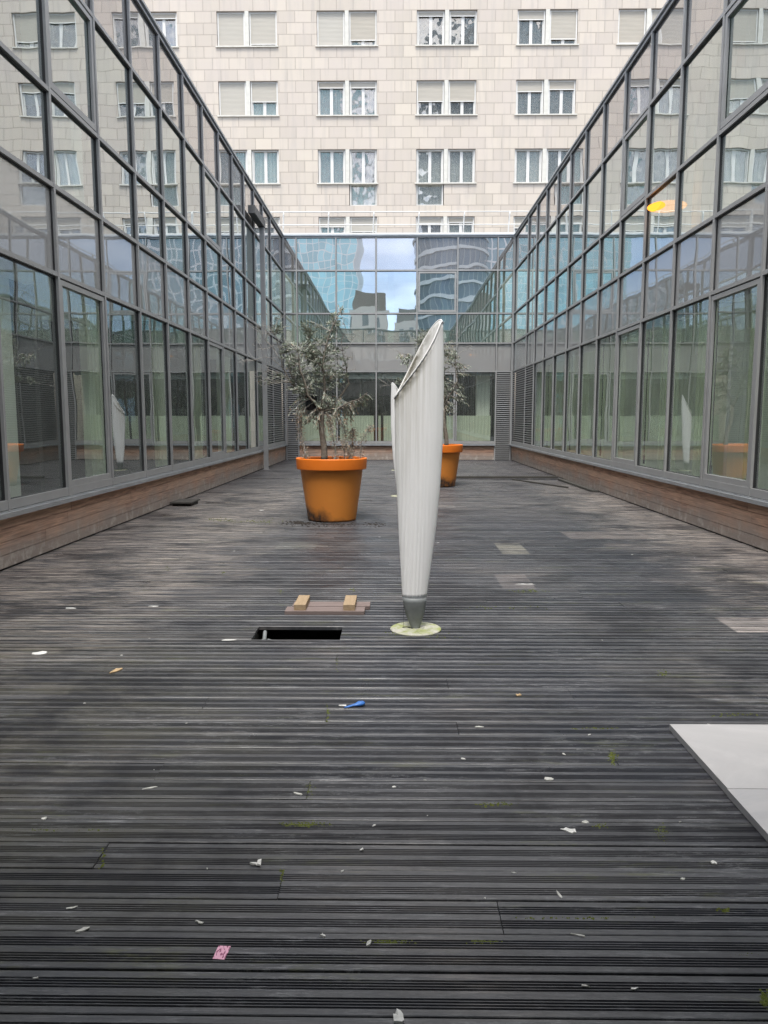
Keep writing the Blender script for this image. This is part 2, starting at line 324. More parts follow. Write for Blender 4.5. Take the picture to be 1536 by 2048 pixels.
M['leafdry'] = simple('dry_leaf', (0.42, 0.30, 0.17), 0.8, 0, 0.3, 40)
M['wood_pale'] = simple('pale_batten', (0.42, 0.32, 0.20), 0.75, 0, 0.25, 14)
M['ground'] = simple('city_ground', (0.16, 0.155, 0.15), 0.9, 0, 0.15, 0.2)

def grain_mat(name, a, b, sc_=(3, 40, 40)):
    m = NM(name); n = m.noise(m.coord(scale=sc_), 1.5, 6, 0.6, 0.5)
    m.bsdf(m.mix(n, a, b), 0.75, 0, 0.3, m.bump(n, 0.3, 0.003)); return m.m
M['plank'] = grain_mat('weathered_plank', (0.13, 0.095, 0.085), (0.26, 0.21, 0.20))
M['batten'] = grain_mat('batten_wood', (0.24, 0.165, 0.095), (0.46, 0.35, 0.23), (40, 3, 40))
M['oldplank'] = grain_mat('old_grey_plank', (0.035, 0.034, 0.032), (0.10, 0.095, 0.085))

def shutter_mat():
    m = NM('roller_shutter'); w = m.node('ShaderNodeTexWave', wave_type='BANDS', bands_direction='Z'); m.link(m.coord(), w.inputs[0]); w.inputs['Scale'].default_value = 7.0
    oi = m.node('ShaderNodeObjectInfo'); n = m.noise(m.coord(scale=(1, 1, 9)), 2, 4)
    c = m.mix(n, (0.36, 0.325, 0.27), (0.48, 0.435, 0.365)); c = m.mix(m.math('MULTIPLY', oi.outputs['Random'], 0.5), c, (0.50, 0.49, 0.45))
    m.bsdf(c, 0.55, 0, 0.4, m.bump(w.outputs[1], 0.5, 0.008)); return m.m
M['shutter'] = shutter_mat()
def curtain_mat(name, a, b):
    m = NM(name); oi = m.node('ShaderNodeObjectInfo')
    v = m.vmath('ADD', m.coord(scale=(9, 9, 1.2)), (0, 0, 0)); n = m.noise(v, 1.6, 4, 0.6, 0.8)
    m.bsdf(m.mix(n, a, b), 0.85, 0, 0.2); return m.m
M['curtain_grey'] = curtain_mat('grey_curtain', (0.24, 0.24, 0.26), (0.46, 0.45, 0.47))
M['curtain_dark'] = curtain_mat('dark_room', (0.06, 0.065, 0.07), (0.26, 0.27, 0.27))
M['curtain_pale'] = curtain_mat('pale_net_curtain', (0.34, 0.38, 0.38), (0.66, 0.70, 0.68))
def moss_mat():
    m = NM('moss'); n = m.noise(m.coord(), 60, 4)
    m.bsdf(m.mix(n, (0.05, 0.065, 0.012), (0.15, 0.17, 0.045)), 0.95, 0, 0.1); return m.m
M['moss'] = moss_mat()
def disc_mat():
    m = NM('mossy_concrete'); v = m.coord(); n = m.noise(v, 9, 7, 0.7, 0.6); n2 = m.noise(v, 30, 6, 0.7)
    c = m.mix(m.ramp(n, [(0.42, 0.0), (0.6, 1.0)]), (0.44, 0.43, 0.38), (0.30, 0.33, 0.14)); c = m.mix(m.ramp(n2, [(0.52, 0.0), (0.68, 0.6)]), c, (0.12, 0.13, 0.07))
    m.bsdf(c, 0.9, 0, 0.2, m.bump(n2, 0.4, 0.004)); return m.m
M['disc'] = disc_mat()
def ticket_mat():
    m = NM('pink_ticket'); b = m.node('ShaderNodeTexNoise'); m.link(m.coord(scale=(120, 40, 1)), b.inputs[0]); b.inputs['Scale'].default_value = 1.6; b.inputs['Detail'].default_value = 1
    c = m.mix(m.ramp(b.outputs[0], [(0.54, 0.0), (0.57, 1.0)]), (0.78, 0.42, 0.55), (0.30, 0.08, 0.16)); m.bsdf(c, 0.6); return m.m
M['ticket'] = ticket_mat()
def pane_glow_mat():  # emission imitates a warm reflection in the viewing pane
    m = NM('pane_glow_emit'); e = m.node('ShaderNodeEmission'); e.inputs[0].default_value = (1.0, 0.34, 0.035, 1); e.inputs[1].default_value = 1.0
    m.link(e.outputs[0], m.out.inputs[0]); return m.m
M['pane_glow'] = pane_glow_mat()
M['tower_cyan'] = tower_mat('tower_glass_cyan', (0.33, 0.60, 0.68), (0.90, 0.95, 0.95), 1.7, 2.0, 0.10)
M['tower_dark'] = tower_mat('tower_glass_dark', (0.08, 0.12, 0.165), (0.26, 0.30, 0.33), 1.4, 60, 0.12)
M['tower_white'] = tower_mat('tower_glass_white', (0.2, 0.32, 0.38), (0.9, 0.92, 0.94), 2.0, 3.6, 0.24)
M['pale_bld'] = tower_mat('pale_facade', (0.15, 0.16, 0.16), (0.58, 0.55, 0.50), 2.2, 3.0, 0.7)
M['band'] = simple('pale_band', (0.62, 0.66, 0.68), 0.5)
M['brownroof'] = simple('brown_roof', (0.2, 0.17, 0.155), 0.7)

# ------------------------------------------------------------------ mesh builder
class MB:
    def __init__(s): s.v = []; s.f = []; s.mi = []; s.at = {}
    def box(s, x0, x1, y0, y1, z0, z1, mi=0, attrs=None, skip=''):
        if x0 > x1: x0, x1 = x1, x0
        if y0 > y1: y0, y1 = y1, y0
        b = len(s.v)
        s.v += [(x, y, z) for z in (z0, z1) for y in (y0, y1) for x in (x0, x1)]
        fs = [(0, 2, 3, 1), (4, 5, 7, 6), (0, 1, 5, 4), (2, 6, 7, 3), (0, 4, 6, 2), (1, 3, 7, 5)]
        for f in fs: s.f.append(tuple(b + i for i in f)); s.mi.append(mi)
        if attrs: s.setat(len(s.f) - 6, attrs)
    def setat(s, start, attrs):
        for k, val in attrs.items():
            d = s.at.setdefault(k, {})
            for i in range(start, len(s.f)): d[i] = val
    def face(s, pts, mi=0, **at):
        b = len(s.v); s.v += [tuple(p) for p in pts]; s.f.append(tuple(range(b, b + len(pts)))); s.mi.append(mi)
        if at: s.setat(len(s.f) - 1, at)
    def tube(s, pts, rads, n=6, mi=0, cap=True):
        pts = [Vector(p) for p in pts]
        if isinstance(rads, (int, float)): rads = [rads] * len(pts)
        base = len(s.v); N = None
        for i, p in enumerate(pts):
            t = (pts[min(i + 1, len(pts) - 1)] - pts[max(i - 1, 0)])
            t = t.normalized() if t.length > 1e-9 else Vector((0, 0, 1))
            if N is None:
                N = t.cross(Vector((0, 0, 1)));
                if N.length < 0.05: N = t.cross(Vector((1, 0, 0)))
                N.normalize()
            else:
                N = N - t * N.dot(t)
                N = N.normalized() if N.length > 1e-6 else t.orthogonal().normalized()
            B = t.cross(N)
            for k in range(n):
                a = 2 * math.pi * k / n
                s.v.append(tuple(p + (N * math.cos(a) + B * math.sin(a)) * rads[i]))
        for i in range(len(pts) - 1):
            for k in range(n):
                a = base + i * n + k; b = base + i * n + (k + 1) % n
                s.f.append((a, b, b + n, a + n)); s.mi.append(mi)
        if cap:
            s.f.append(tuple(base + k for k in range(n))[::-1]); s.mi.append(mi)
            s.f.append(tuple(base + (len(pts) - 1) * n + k for k in range(n))); s.mi.append(mi)
    def lathe(s, prof, n=48, cx=0, cy=0, mi=0):
        base = len(s.v)
        for r, z in prof:
            for k in range(n):
                a = 2 * math.pi * k / n; s.v.append((cx + r * math.cos(a), cy + r * math.sin(a), z))
        for i in range(len(prof) - 1):
            for k in range(n):
                a = base + i * n + k; b = base + i * n + (k + 1) % n
                s.f.append((a, b, b + n, a + n)); s.mi.append(mi)
    def mesh(s, name, mats, smooth=False):
        me = bpy.data.meshes.new(name); me.from_pydata(s.v, [], s.f)
        for m in mats: me.materials.append(m)
        me.polygons.foreach_set('material_index', s.mi)
        if smooth: me.polygons.foreach_set('use_smooth', [True] * len(s.f))
        for k, d in s.at.items():
            a = me.attributes.new(k, 'FLOAT', 'FACE'); a.data.foreach_set('value', [float(d.get(i, 0)) for i in range(len(s.f))])
        me.update(); return me
    def build(s, name, mats, parent=None, smooth=False, loc=None):
        if not isinstance(mats, (list, tuple)): mats = [mats]
        return link(name, s.mesh(name, mats, smooth), parent, loc)

def link(name, me, parent=None, loc=None):
    o = bpy.data.objects.new(name, me); COL.objects.link(o)
    if loc is not None: o.location = loc
    if parent is not None: o.parent = parent
    return o
def tag(o, label=None, cat=None, group=None, kind=None):
    if label: o['label'] = label
    if cat: o['category'] = cat
    if group: o['group'] = group
    if kind: o['kind'] = kind
    return o
def empty(name, loc=(0, 0, 0), rz=0, label=None, cat=None, group=None):
    o = bpy.data.objects.new(name, None); COL.objects.link(o); o.location = loc; o.rotation_euler = (0, 0, rz); o.empty_display_size = 0.1
    return tag(o, label, cat, group)
def copy_tree(o, parent=None):
    c = o.copy(); COL.objects.link(c)
    if parent is not None: c.parent = parent
    for ch in list(o.children): copy_tree(ch, c)
    return c

# pixel helpers: where a ray through the photo's pixel meets the deck or a given depth
_fw = Vector((-math.sin(YAW) * math.cos(PITCH), math.cos(YAW) * math.cos(PITCH), -math.sin(PITCH)))
_rt = Vector((math.cos(YAW), math.sin(YAW), 0)); _up = _rt.cross(_fw)
def ray(x, y): return _fw + _rt * ((x - 768) / FPX) - _up * ((y - 1024) / FPX)
def onz(x, y, z=0.0):
    r = ray(x, y); return Vector((0, 0, CAMH)) + r * ((z - CAMH) / r.z)
def ony(x, y, Y):
    r = ray(x, y); return Vector((0, 0, CAMH)) + r * (Y / r.y)

# ------------------------------------------------------------------ ground below everything
g = MB(); g.face([(-900, -900, -0.6), (900, -900, -0.6), (900, 900, -0.6), (-900, 900, -0.6)])
tag(g.build('ground', M['ground']), kind='structure')

# ------------------------------------------------------------------ deck
rnd = random.Random(4)
PITCHY, Y0 = 0.15, 1.678
cuts = [(4.83, 5.13, -0.92, -0.345), (12.85, 12.95, -3.15, -2.75), (13.25, 13.40, -0.65, -0.37),
        (17.95, 18.2, 0.9, 3.93), (18.05, 18.2, -3.6, 0.9)]
def deck():
    d = MB()
    def prof():
        # cross-section of one board: smooth strip, four grooves, smooth strip, four grooves, smooth strip
        p = [(0.0035, -0.024, 0), (0.0035, -0.002, 0), (0.0055, 0.0, 0)]; y = 0.0245
        for _ in range(2):
            for k in range(4):
                p += [(y, 0.0, 1), (y + 0.0015, -0.0045, 1), (y + 0.0055, -0.0045, 1), (y + 0.007, 0.0, 1)]; y += 0.0098
            y += 0.0225
        p += [(0.1445, 0.0, 0), (0.1465, -0.002, 0), (0.1465, -0.024, 0)]
        return p
    P = prof()
    k0 = int(math.floor((YN - Y0) / PITCHY)) + 1; k1 = int((YB - 0.01 - Y0) / PITCHY)
    joints = {}
    for (px, py) in ((412, 1405), (672, 1322), (230, 1345), (320, 1540), (618, 1575), (1226, 1513), (205, 1706), (565, 1755), (1003, 1845), (894, 1362), (1140, 1385), (655, 1425), (915, 1455)):
        q = onz(px, py); joints.setdefault(int((q.y - Y0) // PITCHY), []).append(q.x)
    for k in range(k0, k1):
        y = Y0 + k * PITCHY
        xs = [XL + 0.012]
        x = XL + rnd.uniform(0.8, 4.2)
        if k in joints: js = sorted(joints[k])
        elif y < 5.5: js = [x] if rnd.random() < 0.35 and (x < -1.6 or x > 2.4) else []
        else:
            js = []
            while x < XR - 0.5: js.append(x); x += rnd.uniform(2.2, 4.2)
        segs = []; a = XL + 0.012
        for j in js: segs.append((a, j - 0.0012)); a = j + 0.0012
        segs.append((a, XR - 0.012))
        for (c0, c1, cx0, cx1) in cuts:
            if y + 0.075 > c0 and y + 0.075 < c1:
                ns = []
                for (s0, s1) in segs:
                    if cx1 <= s0 or cx0 >= s1: ns.append((s0, s1)); continue
                    if cx0 - s0 > 0.03: ns.append((s0, cx0))
                    if s1 - cx1 > 0.03: ns.append((cx1, s1))
                segs = ns
        for (s0, s1) in segs:
            dz = rnd.uniform(-0.0022, 0.0015); dz2 = dz + rnd.uniform(-0.0015, 0.0015); tone = rnd.random(); dy = rnd.uniform(-0.001, 0.001)
            nseg = max(1, int((s1 - s0) / 2.0))
            base = len(d.v)
            for i in range(nseg + 1):
                t = i / nseg; xx = s0 + (s1 - s0) * t
                wob = 0.0012 * mnoise.noise(Vector((xx * 0.7, k * 3.1, 0)))
                for (py, pz, gr) in P: d.v.append((xx, y + py + dy + wob, pz + dz + (dz2 - dz) * t))
            n = len(P)
            for i in range(nseg):
                for j in range(n - 1):
                    a_ = base + i * n + j
                    gi = 1.0 if (P[j][2] and P[j + 1][2] and (P[j + 1][0] - P[j][0]) < 0.012) else 0.0
                    st = len(d.f); d.f.append((a_, a_ + n, a_ + n + 1, a_ + 1)); d.mi.append(0); d.setat(st, {'tone': tone, 'groove': gi})
            for end in (0, nseg):
                st = len(d.f); fc = tuple(base + end * n + j for j in range(n)); d.f.append(fc if end else fc[::-1]); d.mi.append(0); d.setat(st, {'tone': tone, 'groove': 0})
    o = d.build('deck', M['deck']); tag(o, kind='structure')
    # joists and the dark floor of the void under the boards
    j = MB(); x = XL + 0.25
    for x in [XL + 0.06 + 0.5 * i for i in range(16)]:
        if -1.1 < x < -0.2: continue
        j.box(x, x + 0.045, YN, YB, -0.13, -0.027)
    j.box(-0.985, -0.93, YN, YB, -0.13, -0.027); j.box(-0.338, -0.285, YN, YB, -0.13, -0.027)
    tag(j.build('deck_joists', M['oldplank']), kind='structure')
    u = MB(); u.face([(XL - .2, YN - .2, -0.45), (XR + .2, YN - .2, -0.45), (XR + .2, YB + .2, -0.45), (XL - .2, YB + .2, -0.45)])
    tag(u.build('void_floor', M['under']), kind='structure')
deck()

# ------------------------------------------------------------------ curtain-wall wings
ZR = [0.60, 2.97, 3.90, 4.87, 6.26, 7.33]     # centre heights of the transoms
def wing(name, label, group, mapf, u0, u1, mulls, sashes, louvres, inside, depth, doorlouvre=(), rear=None):
    """mapf(u, n, z) -> world; n positive points into the court."""
    root = empty(name, mapf((u0 + u1) / 2, 0, 0), 0, label, 'office wing', group)
    ox, oy, oz = root.location
    def bx(mb, a0, a1, n0, n1, z0, z1, mi=0, attrs=None):
        p, q = mapf(a0, n0, z0), mapf(a1, n1, z1)
        mb.box(p[0] - ox, q[0] - ox, p[1] - oy, q[1] - oy, z0, z1, mi, attrs)
    r = random.Random(hash(name) % 1000 if False else len(name) * 7)
    # masonry / timber base
    c = MB()
    def clad_range(a, b):
        for row in range(4):
            z0 = 0.010 + row * 0.1235; u = a - r.uniform(0, 1.5)
            while u < b:
                l = r.uniform(1.6, 2.6); s0, s1 = max(a, u), min(b, u + l)
                if s1 - s0 > 0.02: bx(c, s0 + .001, s1 - .001, -0.02, 0.0 + r.uniform(0, .003), z0, z0 + 0.1185, 0, {'tone': r.random() * (0.35 + 0.22 * row)})
                u += l
    excl = sorted(doorlouvre); a = u0
    for (e0, e1) in excl: clad_range(a, e0) if e0 > a + 0.05 else None; a = e1
    if a < u1 - 0.05: clad_range(a, u1)
    c.build('base_cladding', M['clad'], root)
    bk = MB(); bx(bk, u0, u1, -0.16, -0.022, -0.4, 0.53); bk.build('base_wall', M['darkwall'], root)
    s = MB(); a = u0
    for e0, e1 in list(excl) + [(u1, u1)]:
        if e0 > a + .05:
            bx(s, a, e0, -0.02, 0.075, 0.512, 0.535); bx(s, a, e0, 0.063, 0.077, 0.49, 0.5115); bx(s, a, e0, -0.02, 0.045, 0.5355, 0.549)
        a = e1
    s.build('window_sill', M['sill'], root)
    def inx(a, b, lst): return any(a >= x0 - .02 and b <= x1 + .02 for x0, x1 in lst)
    # mullions
    for u in mulls:
        m = MB(); zb = 0.55
        for e0, e1 in excl:
            if e0 - .02 <= u <= e1 + .02: zb = 0.0
        bx(m, u - 0.021, u + 0.021, -0.01, 0.034, zb, 7.36); bx(m, u - 0.025, u + 0.025, -0.05, 0.003, zb, 7.36, 1)
        m.build('mullion', [M['alu'], M['alu_dark']], root)
    for i, z in enumerate(ZR):
        m = MB(); hh = 0.024 if i else 0.045; a = u0
        segs = [(u0, u1)]
        if i == 0:
            segs = []; a = u0
            for e0, e1 in list(excl) + [(u1, u1)]:
                if e0 > a + .05: segs.append((a, e0))
                a = e1
        for (a, b) in segs:
            bx(m, a, b, -0.012, 0.030, z - hh, z + hh); bx(m, a, b, -0.048, 0.004, z - hh - 0.014, z + hh + 0.004, 1)
        m.build('transom', [M['alu'], M['alu_dark']], root)
    m = MB(); bx(m, u0, u1, -0.45, 0.065, 7.361, 7.40); m.build('coping', M['sill'], root)
    # panes
    for bi in range(len(mulls) - 1):
        a, b = mulls[bi] + 0.03, mulls[bi + 1] - 0.03
        if b - a < 0.08: continue
        for ri in range(5):
            z0, z1 = ZR[ri] + 0.03, ZR[ri + 1] - 0.03
            if ri == 0 and inx(a, b, louvres):
                lv = MB(); zz = z0 if not inx(a, b, excl) else 0.02
                bx(lv, a, b, -0.10, -0.09, zz, z1, 1)
                while zz < z1 - 0.03:
                    # slanted blade
                    p = [mapf(a, -0.05, zz + 0.055), mapf(b, -0.05, zz + 0.055), mapf(b, 0.022, zz + 0.008), mapf(a, 0.022, zz + 0.008)]
                    q = [mapf(a, 0.022, zz + 0.004), mapf(b, 0.022, zz + 0.004), mapf(b, -0.05, zz + 0.051), mapf(a, -0.05, zz + 0.051)]
                    for pp in (p, q): lv.face([(x - ox, y - oy, z) for x, y, z in pp])
                    lv.face([(x - ox, y - oy, z) for x, y, z in (mapf(a, 0.022, zz + 0.004), mapf(b, 0.022, zz + 0.004), mapf(b, 0.0225, zz + 0.034), mapf(a, 0.0225, zz + 0.034))])
                    zz += 0.068
                lv.build('louvre', [M['alu'], M['alu_dark']], root); continue
            glz = {0: M['glass'], 1: M['spandrel'], 2: M['glass_hi'], 3: M['glass_hi'], 4: M['spandrel_top']}[ri]
            sash = (bi, ri) in sashes
            pc = mapf((a + b) / 2, 0, (z0 + z1) / 2)
            P = MB(); ti = r.uniform(-.0016, .0016); tj = r.uniform(-.0016, .0016)   # panes never sit perfectly flat
            nn = -0.014
            w, h = (b - a) / 2, (z1 - z0) / 2
            cs = []
            for (su, sz) in ((-1, -1), (1, -1), (1, 1), (-1, 1)):
                q = mapf((a + b) / 2 + su * w, nn + su * w * ti + sz * h * tj, (z0 + z1) / 2 + sz * h); q2 = mapf((a + b) / 2 + su * w, nn - 0.022 + su * w * ti + sz * h * tj, (z0 + z1) / 2 + sz * h)
                cs.append((Vector(q) - Vector(pc), Vector(q2) - Vector(pc)))
            fr = [c_[0] for c_ in cs]
            nrm = (fr[1] - fr[0]).cross(fr[3] - fr[0]); want = Vector(mapf(0, 1, 0)) - Vector(mapf(0, 0, 0))
            if nrm.dot(want) < 0: fr = fr[::-1]
            P.face(fr, 0)
            bk_ = [c_[1] for c_ in cs]
            for e in range(4): P.face([cs[e][0], cs[(e + 1) % 4][0], cs[(e + 1) % 4][1], cs[e][1]], 1)
            pane = P.build('spandrel_panel' if ri in (1, 4) else 'window_pane', [glz, M['alu_dark']], root)
            pane.location = Vector(pc) - root.location
            if sash:
                f = MB(); t = 0.055
                def fb(a0, a1, zz0, zz1): 
                    bx(f, a0, a1, -0.008, 0.024, zz0, zz1)
                fb(a + .012, a + .012 + t, z0 + .012, z1 - .012); fb(b - .012 - t, b - .012, z0 + .012, z1 - .012)
                fb(a + .012 + t, b - .012 - t, z0 + .012, z0 + .012 + t * 1.3); fb(a + .012 + t, b - .012 - t, z1 - .012 - t, z1 - .012)
                f.build('window_sash', M['alu'], root)
    inside(root, bx, r)
    # roof, floors, outer walls
    w = MB(); bx(w, u0, u1, -depth, -0.47, 7.05, 7.2); w.build('roof', M['roof'], root)
    w = MB(); bx(w, u0, u1, -depth, -0.06, 2.99, 3.84); w.build('floor_slab', M['ceil'], root)
    w = MB(); bx(w, u0, u1, -depth, -0.06, 6.30, 7.04); bx(w, u0, u1, -0.46, -0.06, 7.05, 7.35); w.build('ceiling', M['ceil'], root)
    w = MB(); bx(w, u0, u1, -depth, -0.17, -0.4, 0.10); w.build('ground_floor', M['floor_in'], root)
    if rear is None:
        w = MB(); bx(w, u0, u1, -depth - 0.2, -depth - .01, -0.5, 7.4); w.build('rear_wall', M['outer'], root)
    else:      # added unseen openings with translucent sheets, letting daylight in to brighten the rooms
        w = MB(); bx(w, u0, u1, -depth - 0.2, -depth - .01, -0.5, 0.4); bx(w, u0, u1, -depth - 0.2, -depth - .01, 2.7, 4.0); bx(w, u0, u1, -depth - 0.2, -depth - .01, 6.2, 7.4); w.build('rear_wall', M['outer'], root)
        w = MB(); bx(w, u0, u1, -depth - 0.12, -depth - .1, 0.401, 2.699); bx(w, u0, u1, -depth - 0.12, -depth - .1, 4.001, 6.199); w.build('added_rear_diffuser', M[rear], root)
    return root, bx

def frange(a, n, st): return [a + st * i for i in range(n)]
ml = frange(7.22 - MOD * 6, 19, MOD)                    # left: ..., 7.22, 8.585, ...
mr = frange(8.60 - MOD * 7, 19, MOD)
ml = [u for u in ml if u < YB - 0.2] + [YB - 0.05]; mr = [u for u in mr if u < YB - 0.2] + [YB - 0.05]
if ml[-1] - ml[-2] < 0.5: ml.pop(-2)
if mr[-1] - mr[-2] < 0.5: mr.pop(-2)
def bay(mulls, y): return max(i for i, u in enumerate(mulls) if u <= y)

def inside_side(dark, mulls, seed):
    def f(root, bx, r):
        r = random.Random(seed); u0, u1 = mulls[0], mulls[-1]
        if dark:
            w = MB()
            for i in range(0, len(mulls) - 2, 4):
                w = MB(); bx(w, mulls[i] + .4, mulls[i + 1] + .3, -4.3, -4.2, 0.11, 2.98); w.build('back_partition', M['plaster'], root)
        for i, u in enumerate(mulls[:-1]):
            k = MB()
            if not dark or i % 2 == 0:
                bx(k, u + 0.72, u + (1.08 if dark else .95), -0.62, -0.38, 0.105, 2.985); bx(k, u + 0.72, u + 1.08, -0.95, -0.6, 3.845, 6.295); k.build('column', M['column'], root)
            if i % (3 if dark else 7) == 1:
                k = MB(); bx(k, u + 0.02, u + 0.12, -4.19, -0.3, 0.106, 2.98); bx(k, u + 0.02, u + 0.12, -4.19, -0.3, 3.85, 6.29); k.build('cross_partition', M['plaster'] if not dark else M['darkwall'], root)
            # gathered vertical blind
            ww = (0.55 if dark else 0.75) * r.uniform(0.5, 1.15); s0 = u + (0.15 if dark else 0.45); k = MB(); n = int(ww / 0.05)
            if dark and i % 2: continue
            for q in range(n):
                uu = s0 + q * 0.055; nn = -0.26 - 0.05 * (q % 2)
                bx(k, uu, uu + 0.05, nn - .008, nn, 0.14, 2.94)
            k.build('vertical_blind', M['sheer'], root)
            if not dark and i % 2 == 0 or (dark and i % 3 == 0):
                k = MB(); bx(k, u + 0.25, u + 0.262, -0.20, -0.188, 0.75, 2.95); bx(k, u + 0.243, u + 0.269, -0.207, -0.181, 0.66, 0.80); k.build('blind_cord', M['cord'], root)
            k = MB(); bx(k, u + 0.03, u + MOD - 0.03, -0.33, -0.16, 2.86, 2.985); k.build('blind_box', M['ceil'], root)
    return f

left, lbx = wing('office_wing', 'long glass wing on the left with a tall post and box against it', 'curtain walled wings round the courtyard',
     lambda u, n, z: (XL + n, u, z), YN - 6, YB - 0.0, ml, {(bay(ml, 9.2), 0), (bay(ml, 9.2), 3), (bay(ml, 16), 0), (bay(ml, 16), 3)},
     [(ml[-3], ml[-1])], inside_side(True, ml, 5), 6.5, rear='sheer')
right, rbx = wing('office_wing', 'long glass wing on the right with pale blinds and an added orange glow', 'curtain walled wings round the courtyard',
     lambda u, n, z: (XR - n, u, z), YN - 6, YB - 0.0, mr, {(bay(mr, 9.2), 0), (bay(mr, 9.2), 3), (bay(mr, 13.4), 0), (bay(mr, 13.4), 3)},
     [(mr[-3], mr[-1])], inside_side(False, mr, 9), 6.0, rear='sheer')
mb_ = [XL + 0.05, -3.22, -1.91, -0.585, 0.77, 2.11, 3.43, XR - 0.05]
def inside_back(root, bx, r):
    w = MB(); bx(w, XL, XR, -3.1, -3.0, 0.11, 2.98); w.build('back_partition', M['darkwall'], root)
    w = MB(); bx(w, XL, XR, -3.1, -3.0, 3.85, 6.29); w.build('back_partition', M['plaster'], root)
    for i in range(1, 6):
        u = mb_[i]; k = MB(); q = u + 0.06
        while q < mb_[i + 1] - 0.1:
            if r.random() < 0.93: bx(k, q, q + 0.085, -0.5 - r.uniform(0, .05), -0.49, 0.12, 1.5)
            q += 0.09
        k.build('half_blind', M['blind'], root)
        k = MB(); bx(k, u + .03, mb_[i + 1] - .03, -0.3, -0.15, 2.74 if i in (2, 3, 4) else 2.84, 2.985); k.build('blind_box', M['ceil'], root)
    k = MB(); bx(k, 2.85, 3.3, -0.9, -0.5, 0.105, 2.985); k.build('column', M['column'], root)
    k = MB(); bx(k, -0.2, 0.0, -0.9, -0.5, 3.845, 6.295); bx(k, 1.6, 1.9, -0.9, -0.5, 3.845, 6.295); k.build('column', M['column'], root)
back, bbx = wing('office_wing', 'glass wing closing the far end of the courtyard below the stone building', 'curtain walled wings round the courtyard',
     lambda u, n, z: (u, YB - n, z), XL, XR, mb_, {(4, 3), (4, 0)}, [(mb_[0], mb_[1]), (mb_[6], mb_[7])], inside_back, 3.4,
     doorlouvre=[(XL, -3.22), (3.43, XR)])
mn = frange(XL + 0.05, 6, (XR - XL - 0.1) / 5)
def inside_near(root, bx, r):
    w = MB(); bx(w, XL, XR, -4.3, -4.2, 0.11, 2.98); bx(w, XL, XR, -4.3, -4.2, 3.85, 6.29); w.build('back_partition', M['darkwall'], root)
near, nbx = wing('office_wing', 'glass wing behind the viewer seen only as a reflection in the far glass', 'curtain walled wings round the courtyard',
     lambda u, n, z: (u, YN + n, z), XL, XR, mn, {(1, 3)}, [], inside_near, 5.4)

# handrails on the roofs
def railing(label, pts_fn, us, lean):
    root = empty('roof_railing', pts_fn(us[0], 0, 7.21), 0, label, 'railing', 'white roof railings')
    o = root.location
    for u in us:
        k = MB(); P = [Vector(pts_fn(u, lean * t * t, 7.205 + 0.95 * t)) - o for t in (0, .25, .5, .75, .9, 1.0)]
        k.tube(P, 0.024, 8); k.build('post', M['white'], root, True)
    for z, t in ((8.155, 1.0), (7.76, .6)):
        k = MB(); k.tube([Vector(pts_fn(u, lean * t * t, z)) - o for u in us], 0.019, 8); k.build('handrail', M['white'], root, True)
    return root
bu = [-3.67 - 1.49 * 4 + 1.49 * i for i in range(13)]
railing('white pipe railing on the roof of the far wing below the apartment windows', lambda u, n, z: (u + n * 0.35, YB + 0.22 - n, z + (0.28 if z < 7.3 else 0)), bu, 0.1)
railing('white pipe railing on the roof of the left wing', lambda u, n, z: (XL - 1.3 + n, u, z), [1 + 1.5 * i for i in range(17)], 0.12)
railing('white pipe railing on the roof of the right wing', lambda u, n, z: (XR + 1.3 - n, u, z), [1.4 + 1.5 * i for i in range(17)], 0.12)
w = MB(); w.box(XL - 9, XR + 9, YB + 0.10, YB + 0.34, 7.402, 7.49); 
k = w.build('parapet_strip', M['white']); tag(k, 'long pale parapet strip along the top of the far glass wing', 'parapet')

# post with the long box, left wing
root = empty('service_post', (-3.52, 21.25, 0), 0, 'dark grey post carrying a long box against the left glass wall', 'post')
k = MB(); k.box(-.06, .06, -.06, .06, 0.0, 6.46); k.build('post_shaft', M['alu'], root)
k = MB(); k.box(-.08, .08, -.08, .08, 0.001, 0.012); k.build('foot_plate', M['alu'], root)
k = MB(); k.box(-.10, .075, -1.45, .12, 6.47, 6.66); k.build('long_box', M['boxgrey'], root)
k = MB(); k.box(-.085, .06, -1.43, .10, 6.464, 6.469); k.build('box_underside', M['alu_dark'], root)

# glowing oval added inside the right wing, standing in for a window reflection
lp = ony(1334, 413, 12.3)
root = empty('reflection_glow', (lp.x, lp.y, lp.z), 0, 'glowing orange oval added for a window reflection, inside the right wing above the transom', 'pane_glow')
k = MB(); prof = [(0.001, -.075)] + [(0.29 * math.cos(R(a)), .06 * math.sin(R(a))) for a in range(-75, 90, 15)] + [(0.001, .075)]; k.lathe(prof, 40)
k.build('glow_oval', M['pane_glow'], root, True)
k = MB(); k.tube([(0, 0, .07), (0, 0, 6.3 - lp.z)], 0.008, 6); k.build('glow_cable', M['cord'], root)

